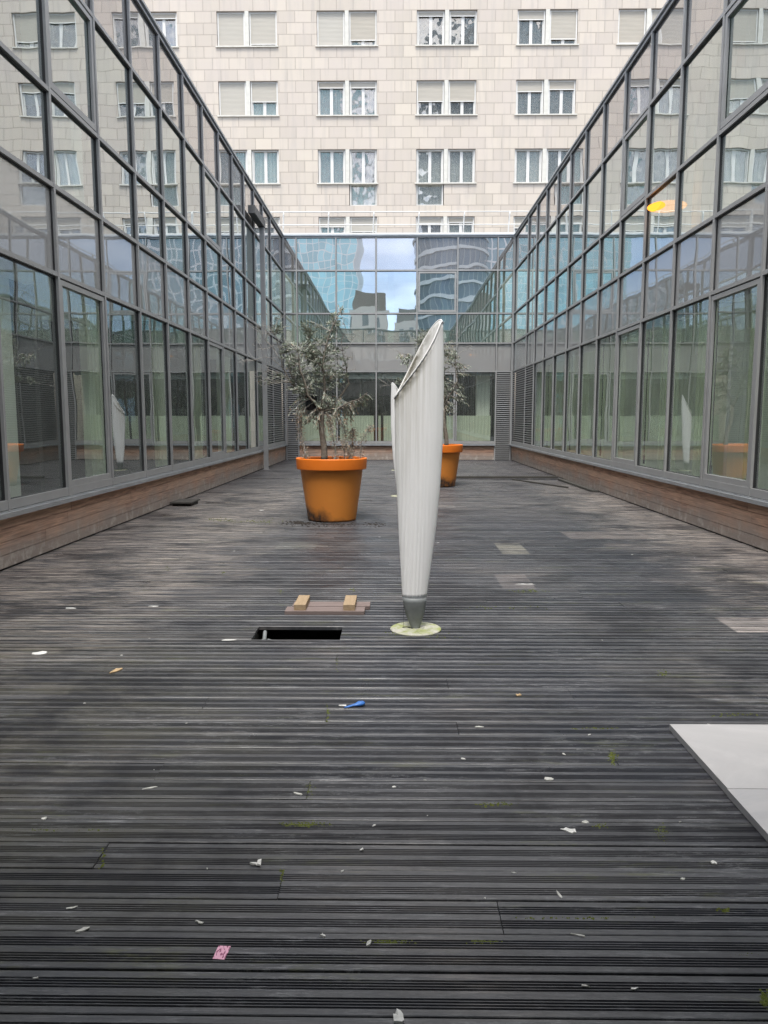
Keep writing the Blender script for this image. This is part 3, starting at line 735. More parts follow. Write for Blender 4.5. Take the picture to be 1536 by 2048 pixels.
# ------------------------------------------------------------------ stone apartment building
YS = 30.5
apt = empty('apartment_building', (0, YS, 0), 0, 'tall pale stone clad apartment building with paired windows and roller shutters', 'building')
CH = 2.45; ZT = 16.40; WH = 1.225; colx = [-6.60 + 3.72 * i for i in range(-4, 8)]
rows = list(range(-3, 4))          # 0 = top row in the photo
PW = 2.24
openings = []
french = {(-1, 2): 0, (0, 2): 0, (1, 2): 1, (2, 2): 0, (3, 2): 1, (4, 2): 0, (-1, -1): 1, (2, -1): 0}
for r_ in rows:
    zt = ZT - CH * r_
    for ci, x in enumerate(colx): openings.append((ci - 4, r_, x, zt))
wl = MB()
X0, X1, ZB0, ZT1 = -26, 27, 0.0, ZT + CH * 3 + 2.0
zc = ZT1
for r_ in rows:
    zt = ZT - CH * r_; zb = zt - WH
    wl.face([(X0, 0, zt), (X1, 0, zt), (X1, 0, zc), (X0, 0, zc)])
    xs = X0
    for x in colx:
        wl.face([(xs, 0, zb), (x, 0, zb), (x, 0, zt), (xs, 0, zt)]); xs = x + PW
    wl.face([(xs, 0, zb), (X1, 0, zb), (X1, 0, zt), (xs, 0, zt)])
    # french windows drop two courses lower on one half
    if any(rr == r_ for (_, rr) in french):
        zd = zb - 0.8166; xs = X0
        for ci, x in enumerate(colx):
            hf = french.get((ci - 4, r_))
            if hf is None: continue
            a = x if hf == 0 else x + PW / 2 + 0.06; b = a + PW / 2 - 0.06
            wl.face([(xs, 0, zd), (a, 0, zd), (a, 0, zb), (xs, 0, zb)]); xs = b
        wl.face([(xs, 0, zd), (X1, 0, zd), (X1, 0, zb), (xs, 0, zb)]); zb = zd
    zc = zb
wl.face([(X0, 0, 0), (X1, 0, 0), (X1, 0, zc), (X0, 0, zc)])
DR = 0.24
for (ci, r_, x, zt) in openings:
    zb = zt - WH; a, b = x, x + PW
    wl.face([(a, 0, zt), (b, 0, zt), (b, DR, zt), (a, DR, zt)])
    wl.face([(a, 0, zb), (a, 0, zt), (a, DR, zt), (a, DR, zb)]); wl.face([(b, 0, zb), (b, DR, zb), (b, DR, zt), (b, 0, zt)])
    hf = french.get((ci, r_))
    if hf is None: wl.face([(a, 0, zb), (a, DR, zb), (b, DR, zb), (b, 0, zb)])
    else:
        zd = zb - 0.8166; a2 = a if hf == 0 else a + PW / 2 + 0.06; b2 = a2 + PW / 2 - 0.06
        wl.face([(a2, 0, zd), (a2, 0, zb), (a2, DR, zb), (a2, DR, zd)]); wl.face([(b2, 0, zd), (b2, DR, zd), (b2, DR, zb), (b2, 0, zb)])
        wl.face([(a2, 0, zd), (a2, DR, zd), (b2, DR, zd), (b2, 0, zd)])
        oa, ob = (b2, b) if hf == 0 else (a, a2)
        wl.face([(oa, 0, zb), (oa, DR, zb), (ob, DR, zb), (ob, 0, zb)])
wl.build('stone_wall', M['stone'], apt)
w = MB(); w.box(X0, X1, DR + 0.35, 12, 0, ZT1); w.build('building_core', M['outer'], apt)
w = MB(); w.box(X0 - .3, X1 + .3, -0.3, 12.3, ZT1, ZT1 + 0.5); w.build('roof_edge', M['cream'], apt)
# shared meshes
def half_frame(zbot):
    k = MB(); W = 1.02; H = WH
    # tracks, head, sill rail, centre stile
    k.box(0, .05, .07, .16, zbot, H); k.box(W - .05, W, .07, .16, zbot, H); k.box(.05, W - .05, .08, .16, H - .05, H)
    k.box(.05, W - .05, .10, .17, zbot, zbot + .05)
    k.box(W / 2 - .055, W / 2 + .055, .13, .175, 0.03, H - .05); k.box(.05, .085, .13, .175, 0.03, H - .05); k.box(W - .085, W - .05, .13, .175, 0.03, H - .05)
    if zbot < 0: k.box(.05, W - .05, .12, .172, -.03, .03)
    return k.mesh('casement_frame', [M['white']])
HF = {0: half_frame(0.0), 1: half_frame(-0.8166)}
def pane_mesh(z0, z1):
    k = MB(); k.box(.085, .93, .150, .154, z0, z1); return k.mesh('pane', [M['win_glass']])
PN = pane_mesh(.05, WH - .06); PNL = pane_mesh(-.76, -.03)
def curtain_mesh(z0, seed):
    k = MB(); n = 26; rr = random.Random(seed)
    for i in range(n):
        xa, xb = .05 + .92 * i / n, .05 + .92 * (i + 1) / n
        f = lambda t: .215 + .018 * math.sin(t * 40 + seed) + .01 * math.sin(t * 91 + seed)
        k.face([(xa, f(xa), z0), (xb, f(xb), z0), (xb, f(xb), WH), (xa, f(xa), WH)])
    return k
CUR = {m_: [curtain_mesh(0.0, s_).mesh('curtain', [M[m_]], True) for s_ in (1, 2)] for m_ in ('curtain_grey', 'curtain_dark', 'curtain_pale')}
CURL = curtain_mesh(0, 3); CURL.v = [(x, y, z - .8166 if z == 0 else 0) for x, y, z in CURL.v]; CURL = CURL.mesh('curtain', [M['curtain_pale']], True)
shcache = {}
def shutter_mesh(fr):
    fr = round(fr, 2)
    if fr not in shcache:
        k = MB(); zb = max(0.03, (WH - .05) * (1 - fr)); k.box(.052, .968, .088, .104, zb, WH - .05); k.box(.052, .968, .080, .11, zb - .025, zb + .005, 1)
        shcache[fr] = k.mesh('roller_shutter', [M['shutter'], M['white']])
    return shcache[fr]
def sur_mesh():
    k = MB(); k.box(1.045, 1.195, -.012, .20, 0, WH - .002, 0)      # stone post between the halves
    k.box(-.05, PW + .05, -.06, .06, -.045, -.002)
    return k.mesh('window', [M['cream']])
SUR = sur_mesh()
SH = {(0, 0): (1, .9), (0, 1): (1, .8), (0, 2): (.1, .1), (0, 3): (.22, .8), (0, 4): (.93, .55), (0, -1): (.3, .12), (1, 0): (1, .55), (1, 1): (.14, .14), (1, 2): (.56, .56), (1, 3): (.28, .22),
      (1, 4): (.25, .2), (2, 0): (0, 0), (2, 1): (0, 0), (2, 2): (0, 0), (2, 3): (0, 0), (3, 0): (.2, .3), (3, 1): (.25, .4), (3, 2): (.15, .12), (3, 3): (.3, .3)}
CK = {(0, 2): ('curtain_dark', 'curtain_dark'), (1, 1): ('curtain_grey', 'curtain_grey'), (2, 1): ('curtain_grey', 'curtain_grey'), (1, 0): ('curtain_pale', 'curtain_pale'), (2, 0): ('curtain_pale', 'curtain_pale'),
      (1, 3): ('curtain_dark', 'curtain_dark'), (0, 3): ('curtain_dark', 'curtain_dark'), (2, 2): ('curtain_pale', 'curtain_pale'), (2, 3): ('curtain_pale', 'curtain_dark'), (3, 1): ('curtain_pale', 'curtain_pale'), (3, 2): ('curtain_grey', 'curtain_pale')}
rw = random.Random(12)
for (ci, r_, x, zt) in openings:
    if r_ < -1 or ci > 7: pass
    zb = zt - WH
    wn = link('window', SUR, apt, (x, 0, zb))
    hf = french.get((ci, r_))
    sh = SH.get((r_, ci)) or (rw.choice([0, .12, .3, .55, .9, 1]), rw.choice([0, .12, .3, .55, .8, 1]))
    ck = CK.get((r_, ci)) or (rw.choice(list(CUR)), rw.choice(list(CUR)))
    for h in (0, 1):
        xo = 0.012 if h == 0 else PW - 1.032
        link('casement', HF[1 if hf == h else 0], wn, (xo, 0, 0))
        link('pane', PN, wn, (xo, 0, 0)); link('curtain', CUR[ck[h]][rw.randrange(2)], wn, (xo, 0, 0))
        if hf == h: link('pane', PNL, wn, (xo, 0, 0)); link('curtain', CURL, wn, (xo, 0, 0))
        if sh[h] > .05: link('roller_shutter', shutter_mesh(sh[h]), wn, (xo, 0, 0))

# ------------------------------------------------------------------ the city behind the viewer (seen in the glass)
def tower(name, label, mat, x0, x1, y0, y1, h, cap=M['roof']):
    r_ = empty(name, ((x0 + x1) / 2, (y0 + y1) / 2, -0.6), 0, label, 'building')
    a, b = (x1 - x0) / 2, (y1 - y0) / 2
    k = MB(); k.box(-a, a, -b, b, 0, h); k.build('facade', mat, r_)
    k = MB(); k.box(-a + .5, a - .5, -b + .5, b - .5, h, h + 2.5); k.build('roof_plant', cap, r_)
    return r_
tower('office_tower', 'pale cyan glass tower with a white grid mirrored in the far glass', M['tower_cyan'], -52, -9.9, -185, -150, 120)
tower('office_tower', 'tower with close white vertical ribs mirrored at the right of the far glass', M['tower_white'], 21, 62, -190, -158, 110)
# curved dark tower with pale floor bands
ct = empty('office_tower', (15, -160, -0.6), 0, 'dark rounded glass tower with pale curved floor bands mirrored in the far glass', 'building')
def ell(rx, ry, n=40): return [(rx * math.cos(2 * math.pi * i / n), ry * math.sin(2 * math.pi * i / n)) for i in range(n)]
k = MB(); E0 = ell(9.3, 12); n = len(E0)
k.v = [(x, y, 0) for x, y in E0] + [(x, y, 100) for x, y in E0]; k.f = [(i, (i + 1) % n, n + (i + 1) % n, n + i) for i in range(n)] + [tuple(range(n, 2 * n))]; k.mi = [0] * len(k.f)
k.build('facade', M['tower_dark'], ct)
for j in range(1, 25):
    k = MB(); E1 = ell(9.7, 12.5); z = 4 * j
    k.v = [(x, y, z + .05 * x) for x, y in E1] + [(x, y, z + .75 + .05 * x) for x, y in E1]; k.f = [(i, (i + 1) % n, n + (i + 1) % n, n + i) for i in range(n)] + [tuple(range(n, 2 * n)), tuple(range(n))[::-1]]; k.mi = [0] * len(k.f)
    k.build('floor_band', M['band'], ct)
tower('low_building', 'low pale block with brown top mirrored beside the sky gap', M['pale_bld'], -6.6, -0.8, -78, -66, 18.2, M['brownroof'])
tower('low_building', 'small white block far off mirrored under the sky gap', M['pale_bld'], 0.5, 5.4, -118, -105, 21.5)
tower('low_building', 'broad grey block mirrored low between the towers', M['tower_dark'], -3, 12, -100, -90, 15.5)

# ------------------------------------------------------------------ pots and olive trees
def make_pot(loc, label):
    root = empty('plant_pot', loc, 0, label, 'plant pot', 'big orange plant pots')
    k = MB(); k.lathe([(0.001, 0.0), (0.325, 0.0), (0.337, 0.008), (0.340, 0.03), (0.385, 0.34), (0.434, 0.700), (0.4375, 0.7145), (0.440, 0.7155), (0.478, 0.717), (0.4845, 0.719), (0.4865, 0.727), (0.495, 0.853), (0.4955, 0.862), (0.492, 0.8685), (0.484, 0.871), (0.466, 0.868), (0.458, 0.85), (0.452, 0.74), (0.43, 0.72), (0.42, 0.66)], 72)
    k.build('pot_body', M['pot'], root, True)
    k = MB(); rr = random.Random(3); k.lathe([(0.001, 0.80)] + [(0.08 * i, 0.80 + rr.uniform(-.008, .008)) for i in range(1, 6)] + [(0.456, 0.79)], 48); k.build('soil', M['soil'], root)
    return root
P1 = (-0.865, 10.74, 0.0); P2 = (0.955, 16.15, 0.0)
pot1 = make_pot(P1, 'big orange plant pot holding the nearer olive tree left of the white sculpture')
pot2 = copy_tree(pot1); pot2.location = P2; pot2['label'] = 'big orange plant pot half hidden behind the white sculpture'; pot2.rotation_euler.z = 1.3

def curve_pts(a, b, bend, r, n=7):
    a, b = Vector(a), Vector(b); d = b - a; L_ = d.length; out = []
    off = Vector((r.uniform(-1, 1), r.uniform(-1, 1), r.uniform(-.3, 1))) * bend * L_
    for i in range(n + 1):
        t = i / n; j = Vector((r.uniform(-1, 1), r.uniform(-1, 1), r.uniform(-1, 1))) * 0.018 * L_ * (1 if 0 < i < n else 0)
        out.append(a + d * t + off * math.sin(math.pi * t) + j)
    return out

def olive(base, trunk_top_px, Yt, blobs, limbs, twigs, seed, label, nleaf, scale=1.0, suckers=(), trunk_r=.036):
    r = random.Random(seed); B = Vector(base)
    root = empty('olive_tree', base, 0, label, 'tree', 'olive trees in orange pots')
    T = MB(); TW = MB(); F = MB()
    top = ony(*trunk_top_px, Yt) - B
    tp = [Vector((0, 0, 0)) + (top) * t + Vector((0.012 * math.sin(t * 7), 0.01 * math.cos(t * 5), 0)) for t in [i / 8 for i in range(9)]]
    tp[0] = Vector((0, 0, 0))
    T.tube(tp, [trunk_r * (1.25 - .35 * i / 8) + 0.003 * (i % 2) for i in range(9)], 10)
    nodes = [top]
    for (pts, rad) in limbs:
        P = [ony(px, py, Yt + dy) - B for (px, py, dy) in pts]
        Q = []
        for i in range(len(P) - 1):
            seg = curve_pts(P[i], P[i + 1], 0.06, r, 4)
            Q += seg if i == 0 else seg[1:]
        rads = [rad * (1 - 0.75 * i / (len(Q) - 1)) for i in range(len(Q))]
        T.tube(Q, rads, 7); nodes += Q[1:]
    def leaf(p, d, size, tone):
        d = d.normalized(); s = d.orthogonal().normalized(); s = Matrix.Rotation(r.uniform(0, 6.28), 3, d) @ s; up_ = d.cross(s)
        w = size * .125; m_ = p + d * size * .45
        F.face([p, m_ + s * w + up_ * w * .5, p + d * size, m_ - s * w + up_ * w * .5], 0, tone=tone)
    tot = sum(b[2] ** 2 * b[4] for b in blobs)
    for (px, py, pr, zs, dens, dead) in blobs:
        c = ony(px, py, Yt) - B; rad = pr * Yt / FPX
        nt_ = max(3, int(nleaf * pr ** 2 * dens / tot / 13))
        for _ in range(nt_):
            while True:
                q = Vector((r.uniform(-1, 1), r.uniform(-1, 1), r.uniform(-1, 1)))
                if q.length < 1: break
            q = q * (0.55 + 0.5 * r.random()); tip = c + Vector((q.x * rad, q.y * rad * .9, q.z * rad * zs))
            st = min(nodes, key=lambda nd: (nd - tip).length + 0.25 * max(0, nd.z - tip.z))
            dvec = (tip - st)
            if dvec.length > 0.38: st = tip - dvec.normalized() * r.uniform(.22, .38)
            tip = tip + Vector((0, 0, 0.03 if not dead else -0.06))
            Q = curve_pts(st, tip, 0.12, r, 5)
            TW.tube(Q, [0.0042 * scale * (1 - .6 * i / 5) for i in range(6)], 4, cap=False)
            nl = int(13 * r.uniform(.7, 1.3))
            for _ in range(nl):
                t = r.uniform(.25, 1.0) * 5; i = min(4, int(t)); p = Q[i].lerp(Q[i + 1], t - i); dr = (Q[i + 1] - Q[i]).normalized()
                sd_ = Vector((r.uniform(-1, 1), r.uniform(-1, 1), r.uniform(-1, 1)))
                dd = dr * .8 + sd_ * .75 + (Vector((0, 0, -.5)) if dead else Vector((0, 0, .12)))
                isdead = r.random() < (dead * .85 if dead else .03)
                tone = r.uniform(.82, 1.0) if isdead else min(.79, max(0, r.betavariate(2, 2.2)))
                leaf(p, dd, r.uniform(.040, .066) * scale * (.75 if isdead else 1), tone)
    for (pts, rad) in twigs:      # bare grey twigs with small forks
        P = [ony(px, py, Yt + dy) - B for (px, py, dy) in pts]
        Q = []
        for i in range(len(P) - 1):
            seg = curve_pts(P[i], P[i + 1], 0.12, r, 4); Q += seg if i == 0 else seg[1:]
        TW.tube(Q, [max(.0015, rad * (1 - .8 * i / (len(Q) - 1))) for i in range(len(Q))], 5)
        for _ in range(9):
            s_ = r.choice(Q[len(Q) // 3:]); e = s_ + Vector((r.uniform(-.2, .12), r.uniform(-.12, .12), r.uniform(-.08, .2))) * scale
            TW.tube(curve_pts(s_, e, .15, r, 4), [.0028, .0024, .002, .0016, .0012], 4)
            if r.random() < .5:
                e2 = e + Vector((r.uniform(-.1, .1), r.uniform(-.05, .05), r.uniform(-.1, .05))) * scale; TW.tube(curve_pts(e, e2, .2, r, 3), .0012, 4)
    for (pts, rad, nl) in suckers:
        P = [ony(px, py, Yt + dy) - B for (px, py, dy) in pts]; P[0].z = 0.0
        Q = []
        for i in range(len(P) - 1):
            seg = curve_pts(P[i], P[i + 1], 0.07, r, 5); Q += seg if i == 0 else seg[1:]
        TW.tube(Q, [1.5 * max(.002, rad * (1 - .6 * i / (len(Q) - 1))) for i in range(len(Q))], 5)
        for _ in range(nl * 4):
            i = r.randrange(1, len(Q)); p = Q[i] + Vector((r.uniform(-.05, .05), r.uniform(-.05, .05), r.uniform(-.04, .04))) * scale
            TW.tube([Q[i], p], .0012, 3, cap=False)
            leaf(p, Vector((r.uniform(-1, 1), r.uniform(-1, 1), r.uniform(-1.2, .6))), r.uniform(.026, .048), r.uniform(.84, 1) if r.random() < .8 else r.uniform(.2, .6))
    T.build('trunk', M['bark'], root, True); TW.build('twigs', M['twig'], root, True); F.build('crown', M['leaf'], root)
    return root

t1base = ony(648, 912, 10.74); t1base.z = 0.80; t1base.y = 10.74
olive(t1base, (643, 822), 10.74,
      [(640, 700, 44, 1, 1.0, 0), (600, 725, 46, 1, 1.0, 0), (655, 745, 48, 1, 1.1, 0), (610, 775, 44, .8, 1.0, 0), (668, 655, 24, 1.3, 1.1, 0), (681, 622, 10, 1.9, 1.4, 0), (660, 800, 40, .7, .9, .3),
       (575, 700, 30, 1, .55, 0), (562, 655, 28, .8, .35, 0), (700, 812, 30, .8, .8, .55), (728, 795, 17, 1, .9, .2), (690, 835, 26, .9, .6, .9), (620, 832, 40, .6, .5, .75), (655, 845, 30, .9, .5, .95),
       (595, 810, 26, .8, .5, .4), (620, 660, 26, .8, .7, 0), (690, 715, 16, 1, .25, 0), (535, 768, 12, .5, .8, 0), (548, 752, 16, .6, .5, 0)],
      [([(643, 822, 0), (620, 800, .05), (590, 775, .1), (578, 740, .15)], .026), ([(643, 822, 0), (650, 780, -.08), (645, 730, -.12), (655, 680, -.1), (680, 625, -.1)], .022),
       ([(643, 822, 0), (670, 805, .1), (698, 768, .15), (692, 730, .15), (686, 702, .12)], .018), ([(643, 822, 0), (680, 815, -.1), (715, 800, -.15), (735, 785, -.2)], .014),
       ([(643, 822, 0), (615, 790, -.15), (600, 740, -.2), (595, 700, -.2)], .02), ([(590, 775, .1), (565, 735, .2), (560, 700, .2), (548, 670, .2)], .011), ([(645, 735, -.12), (620, 700, .1), (612, 660, .2)], .013)],
      [([(560, 720, .1), (540, 690, .1), (520, 665, 0), (505, 640, 0)], .006), ([(565, 735, .1), (540, 715, 0), (510, 720, -.1), (484, 725, -.1)], .006), ([(560, 700, .2), (545, 665, .2), (555, 640, .2), (570, 628, .2)], .006),
       ([(560, 745, .1), (538, 740, 0), (515, 755, 0)], .005), ([(575, 760, 0), (550, 768, 0), (525, 772, 0)], .005), ([(686, 702, .12), (684, 680, .12), (693, 662, .1), (688, 645, .1)], .008),
       ([(686, 715, .12), (700, 690, .1), (712, 670, .1)], .004), ([(688, 712, .12), (705, 715, .1), (712, 738, .1)], .004), ([(550, 700, 0), (530, 680, -.1), (540, 655, -.1), (555, 650, 0)], .005), ([(548, 690, 0), (525, 700, 0), (505, 690, 0)], .004)],
      7, 'grey green olive tree with bare twigs in the nearer orange pot', 9200,
      suckers=[([(611, 915, 0), (604, 880, 0), (598, 845, 0), (600, 820, 0)], .007, 80), ([(668, 915, -.1), (667, 880, -.1), (663, 850, -.1), (660, 830, -.1)], .006, 70), ([(703, 915, .1), (705, 880, .1), (706, 860, .1)], .006, 90),
               ([(718, 915, 0), (722, 890, 0), (735, 865, -.1), (740, 852, -.1)], .004, 45), ([(700, 915, -.15), (694, 895, -.2), (686, 880, -.2)], .004, 40), ([(690, 915, .15), (692, 870, .1), (680, 840, .1)], .004, 50)])
t2base = ony(893, 890, 16.15); t2base.z = 0.80; t2base.y = 16.15
olive(t2base, (887, 815), 16.15,
      [(850, 690, 30, 1.1, 1, 0), (825, 715, 26, .9, .7, .15), (800, 712, 16, .8, .5, .2), (842, 750, 30, .9, .9, 0), (800, 765, 15, .6, .8, 0), (880, 720, 34, 1, .8, 0), (905, 700, 26, 1, .7, .2), (922, 735, 22, .9, .7, .2),
       (915, 785, 28, 1, .9, .2), (900, 815, 20, .8, .8, .3), (862, 668, 16, .7, .7, 0), (938, 745, 10, .8, .6, .2), (880, 775, 30, .8, .8, 0)],
      [([(887, 815, 0), (870, 780, .1), (850, 740, .15), (845, 700, .1), (855, 670, .1)], .026), ([(887, 815, 0), (900, 790, -.1), (915, 760, -.15), (912, 715, -.1)], .02), ([(870, 780, .1), (835, 765, .1), (800, 765, .1)], .012),
       ([(887, 815, 0), (890, 770, .2), (885, 720, .2), (890, 690, .2)], .02), ([(850, 740, .15), (825, 715, .1), (800, 705, .1)], .01)],
      [([(800, 765, .1), (785, 768, .1), (768, 772, .1)], .006), ([(800, 705, .1), (785, 698, .1), (775, 690, .1)], .005), ([(912, 715, 0), (930, 700, 0), (945, 692, 0)], .006), ([(915, 700, 0), (920, 680, 0), (912, 665, 0)], .005)],
      21, 'olive tree in the farther orange pot partly hidden by the white sculpture', 5600, 1.15)
# black bag wedged in the fork of the nearer tree
bp = ony(622, 804, 10.72); k = MB(); rr = random.Random(8)
nr = 18; prof = [(0.02, -.115), (.055, -.11), (.068, -.06), (.07, 0), (.075, .05), (.07, .09), (.045, .105)]
for (pr_, z) in prof:
    for i in range(nr):
        a = 2 * math.pi * i / nr; q = pr_ * (1 + .16 * (i % 2) + rr.uniform(-.08, .08)); k.v.append((q * math.cos(a), q * math.sin(a) * .8, z + rr.uniform(-.006, .006)))
for i in range(len(prof) - 1):
    for j in range(nr): a = i * nr + j; b = i * nr + (j + 1) % nr; k.f.append((a, b, b + nr, a + nr)); k.mi.append(0)
k.f.append(tuple(range(nr))[::-1]); k.mi.append(0)
M['blackbag'] = simple('black_plastic', (0.012, 0.012, 0.016), 0.3, 0, .3, 20)
tag(k.build('plastic_bag', M['blackbag'], loc=bp), 'crumpled black plastic bag wedged in the fork of the nearer olive tree', 'bag')

# ------------------------------------------------------------------ white sculptures
def sculpture():
    YS_ = 5.08; O = Vector((0.152, YS_, 0))
    Lp = [(789, 797), (789.5, 860), (791, 930), (794.5, 1000), (798, 1080), (801.5, 1140), (805, 1196)]
    Rp = [(886, 643), (888, 720), (887.5, 800), (886, 880), (880, 980), (873, 1050), (864, 1120), (853, 1196)]
    def tab(P):
        return sorted([(ony(x, y, YS_).z, ony(x, y, YS_).x - O.x) for x, y in P])
    LT, RT = tab(Lp), tab(Rp)
    def interp(T, z):
        if z <= T[0][0]: return T[0][1]
        for (z0, x0), (z1, x1) in zip(T, T[1:]):
            if z <= z1: t = (z - z0) / (z1 - z0); return x0 + (x1 - x0) * t
        (z0, x0), (z1, x1) = T[-2], T[-1]; return x1 + (x1 - x0) / (z1 - z0) * (z - z1) * .4
    zbot = LT[0][0]; zl = LT[-1][0]; zr = RT[-1][0] + 0.012
    n = 120
    def ring(z, inset=0.0, ribs=True):
        xl, xr = interp(LT, z), interp(RT, z); c = (xl + xr) / 2; a = (xr - xl) / 2 - inset; out = []
        dep = max(0.03, a * 0.46)
        for i in range(n):
            t = 2 * math.pi * i / n; x = -math.cos(t); y = -math.sin(t)
            yy = dep * (abs(y) ** 1.35) * (1 if y > 0 else -1)
            if ribs and y < 0:
                m_ = max(0, min(1, (0.75 - x) / .6)) * max(0, min(1, (x + 1.0) / .12))
                yy += 0.0021 * m_ * math.sin((x * a) / 0.024 * 2 * math.pi)
            out.append((c + x * a, yy))
        return out
    def ztop(x, y):
        t = (x - LT[-1][1]) / (RT[-1][1] - LT[-1][1]); t = max(0, min(1, t))
        z = zl + (zr - zl) * min(1.0, t / 0.965)
        z -= 0.022 * max(0, (t - .91) / .09) ** 2
        return z + y * 1.15 * (t ** 0.8) * (1 - t ** 12)
    levels = 46
    k = MB(); ids = []
    def add_surface(inset, flip, zlow, ribs):
        base = len(k.v)
        for j in range(levels + 1):
            s = j / levels
            for i in range(n):
                # march each generator of the shell up to where the slanting cut meets it
                z = zlow + (zl - zlow) * s; x, y = ring(z, inset, ribs)[i]
                for _ in range(3):
                    zt = ztop(x, y); z = zlow + (zt - zlow) * s; x, y = ring(z, inset, ribs)[i]
                k.v.append((x, y, z))
        for j in range(levels):
            for i in range(n):
                a = base + j * n + i; b = base + j * n + (i + 1) % n; f = (a, b, b + n, a + n)
                k.f.append(f[::-1] if flip else f); k.mi.append(0)
        return base
    rings = {}
    def fastring(z, inset, ribs):
        return ring(z, inset, ribs)
    b0 = add_surface(0.0, False, zbot, True); outer_top = [Vector(k.v[b0 + levels * n + i]) for i in range(n)]
    b1 = add_surface(0.016, True, 1.05, False); inner_top = [b1 + levels * n + i for i in range(n)]
    for i in range(n):
        a = b0 + levels * n + i; b = b0 + levels * n + (i + 1) % n
        k.f.append((a, b, inner_top[(i + 1) % n], inner_top[i])); k.mi.append(0)
    k.f.append(tuple(b1 + i for i in range(n))); k.mi.append(0)
    k.f.append(tuple(b0 + i for i in range(n))[::-1]); k.mi.append(0)
    me = k.mesh('shell', [M['shell']], True)
    at = me.attributes.new('rimdist', 'FLOAT', 'POINT')
    at.data.foreach_set('value', [max(0.0, ztop(v[0], v[1]) - v[2]) for v in k.v])
    root = empty('standing_sculpture', O, 0, 'tall white ribbed fin sculpture on a mossy disc, nearest and fully in view', 'sculpture', 'white standing sculptures on the deck')
    link('shell', me, root)
    rim = MB(); pts = [p + Vector((0, 0, 0.001)) for p in outer_top]; pts.append(pts[0]); rim.tube(pts, 0.0055, 8, cap=False)
    rm = rim.mesh('rim', [M['shell']], True); a2 = rm.attributes.new('rimdist', 'FLOAT', 'POINT'); a2.data.foreach_set('value', [0.3] * len(rim.v)); link('rim', rm, root)
    # steel foot
    f = MB(); m_ = 32; base = 0
    xb0, xb1 = LT[0][1], RT[0][1]; c0 = (xb0 + xb1) / 2; cb = -0.002
    for s in [i / 8 for i in range(9)]:
        z = zbot + 0.004 - (zbot + .002) * s; c = c0 + (cb - c0) * s; a = ((xb1 - xb0) / 2 + .001) * (1 - s) + .026 * s + .009 * math.sin(math.pi * s); d = max(.026, a * .62)
        for i in range(m_): t = 2 * math.pi * i / m_; f.v.append((c + a * math.cos(t), d * math.sin(t), z))
    for j in range(8):
        for i in range(m_): a = j * m_ + i; b = j * m_ + (i + 1) % m_; f.f.append((a, a + m_, b + m_, b)); f.mi.append(0)
    f.f.append(tuple(range(m_))); f.mi.append(0)
    f.build('steel_foot', M['steel'], root, True)
    d = MB(); d.lathe([(0.0005, 0.0105), (0.09, 0.011), (0.165, 0.009), (0.172, 0.004), (0.172, 0.0)], 56); d.build('base_disc', M['disc'], root)
    w = MB(); w.tube([(-.02, -.03, .012), (-.06, -.01, .018), (-.09, .0, .013)], .003, 6); w.tube([(-.082, -.01, .012), (-.083, -.01, .12), (-.08, 0, .24)], .0008, 4); w.build('cable_stub', M['cord'], root)
    return root
sc1_ = sculpture()
sc2_ = copy_tree(sc1_); sc2_.location = (0.125, 14.0, 0); sc2_.rotation_euler.z = math.pi
sc2_['label'] = 'second white fin sculpture, only a thin sliver showing left of the nearest one'
sc3_ = copy_tree(sc1_); sc3_.location = (0.1, 21.0, 0)
sc3_['label'] = 'farthest white fin sculpture, hidden behind the nearest one and seen mirrored in the side glass'

# ------------------------------------------------------------------ loose boards, hatch, slabs
hatch = empty('hatch_cover', (-0.5, 5.6, 0), 0, 'upturned wooden hatch cover with two pale battens lying beyond the open hole', 'hatch cover')
for (x0, x1, y0, y1) in ((-.29, .29, -.15, -.008), (-.255, .325, .006, .148)):
    k = MB(); k.box(x0, x1, y0, y1, 0.001, 0.026); k.build('plank', M['plank'], hatch)
for x in (-.225, .135):
    k = MB(); k.box(x, x + .085, -.125, .185, 0.0265, 0.068); k.build('batten', M['batten'], hatch)
hc = empty('hatch_cover', (-3.36, 12.62, 0), 0, 'dark closed hatch cover propped against the foot of the left wall', 'hatch cover')
k = MB(); k.box(-.25, .10, -.33, .24, .045, .068); k.build('plank', M['oldplank'], hc)
for x in (-.23, -.01):
    k = MB(); k.box(x, x + .08, -.25, .20, .001, .0445); k.build('batten', M['oldplank'], hc)
def board(label, p, q, wdt, th, mat='oldplank', z=0.001):
    a, b = Vector((*p, 0)), Vector((*q, 0)); c = (a + b) / 2; ang = math.atan2(b.y - a.y, b.x - a.x); l = (b - a).length / 2
    k = MB(); k.box(-l, l, -wdt / 2, wdt / 2, 0, th); o = k.build('loose_board', M[mat], loc=(c.x, c.y, z)); o.rotation_euler.z = ang
    return tag(o, label, 'board', 'loose boards on the deck')
board('thin dark slat lying slantwise on the deck near the right wall', (2.75, 17.7), (3.55, 15.65), .035, .03)
board('dark board lying along the foot of the right wall', (3.83, 17.6), (3.88, 14.75), .13, .04)
board('long dark board raised beside the missing strip near the far end', (0.95, 18.27), (3.9, 18.3), .11, .045)
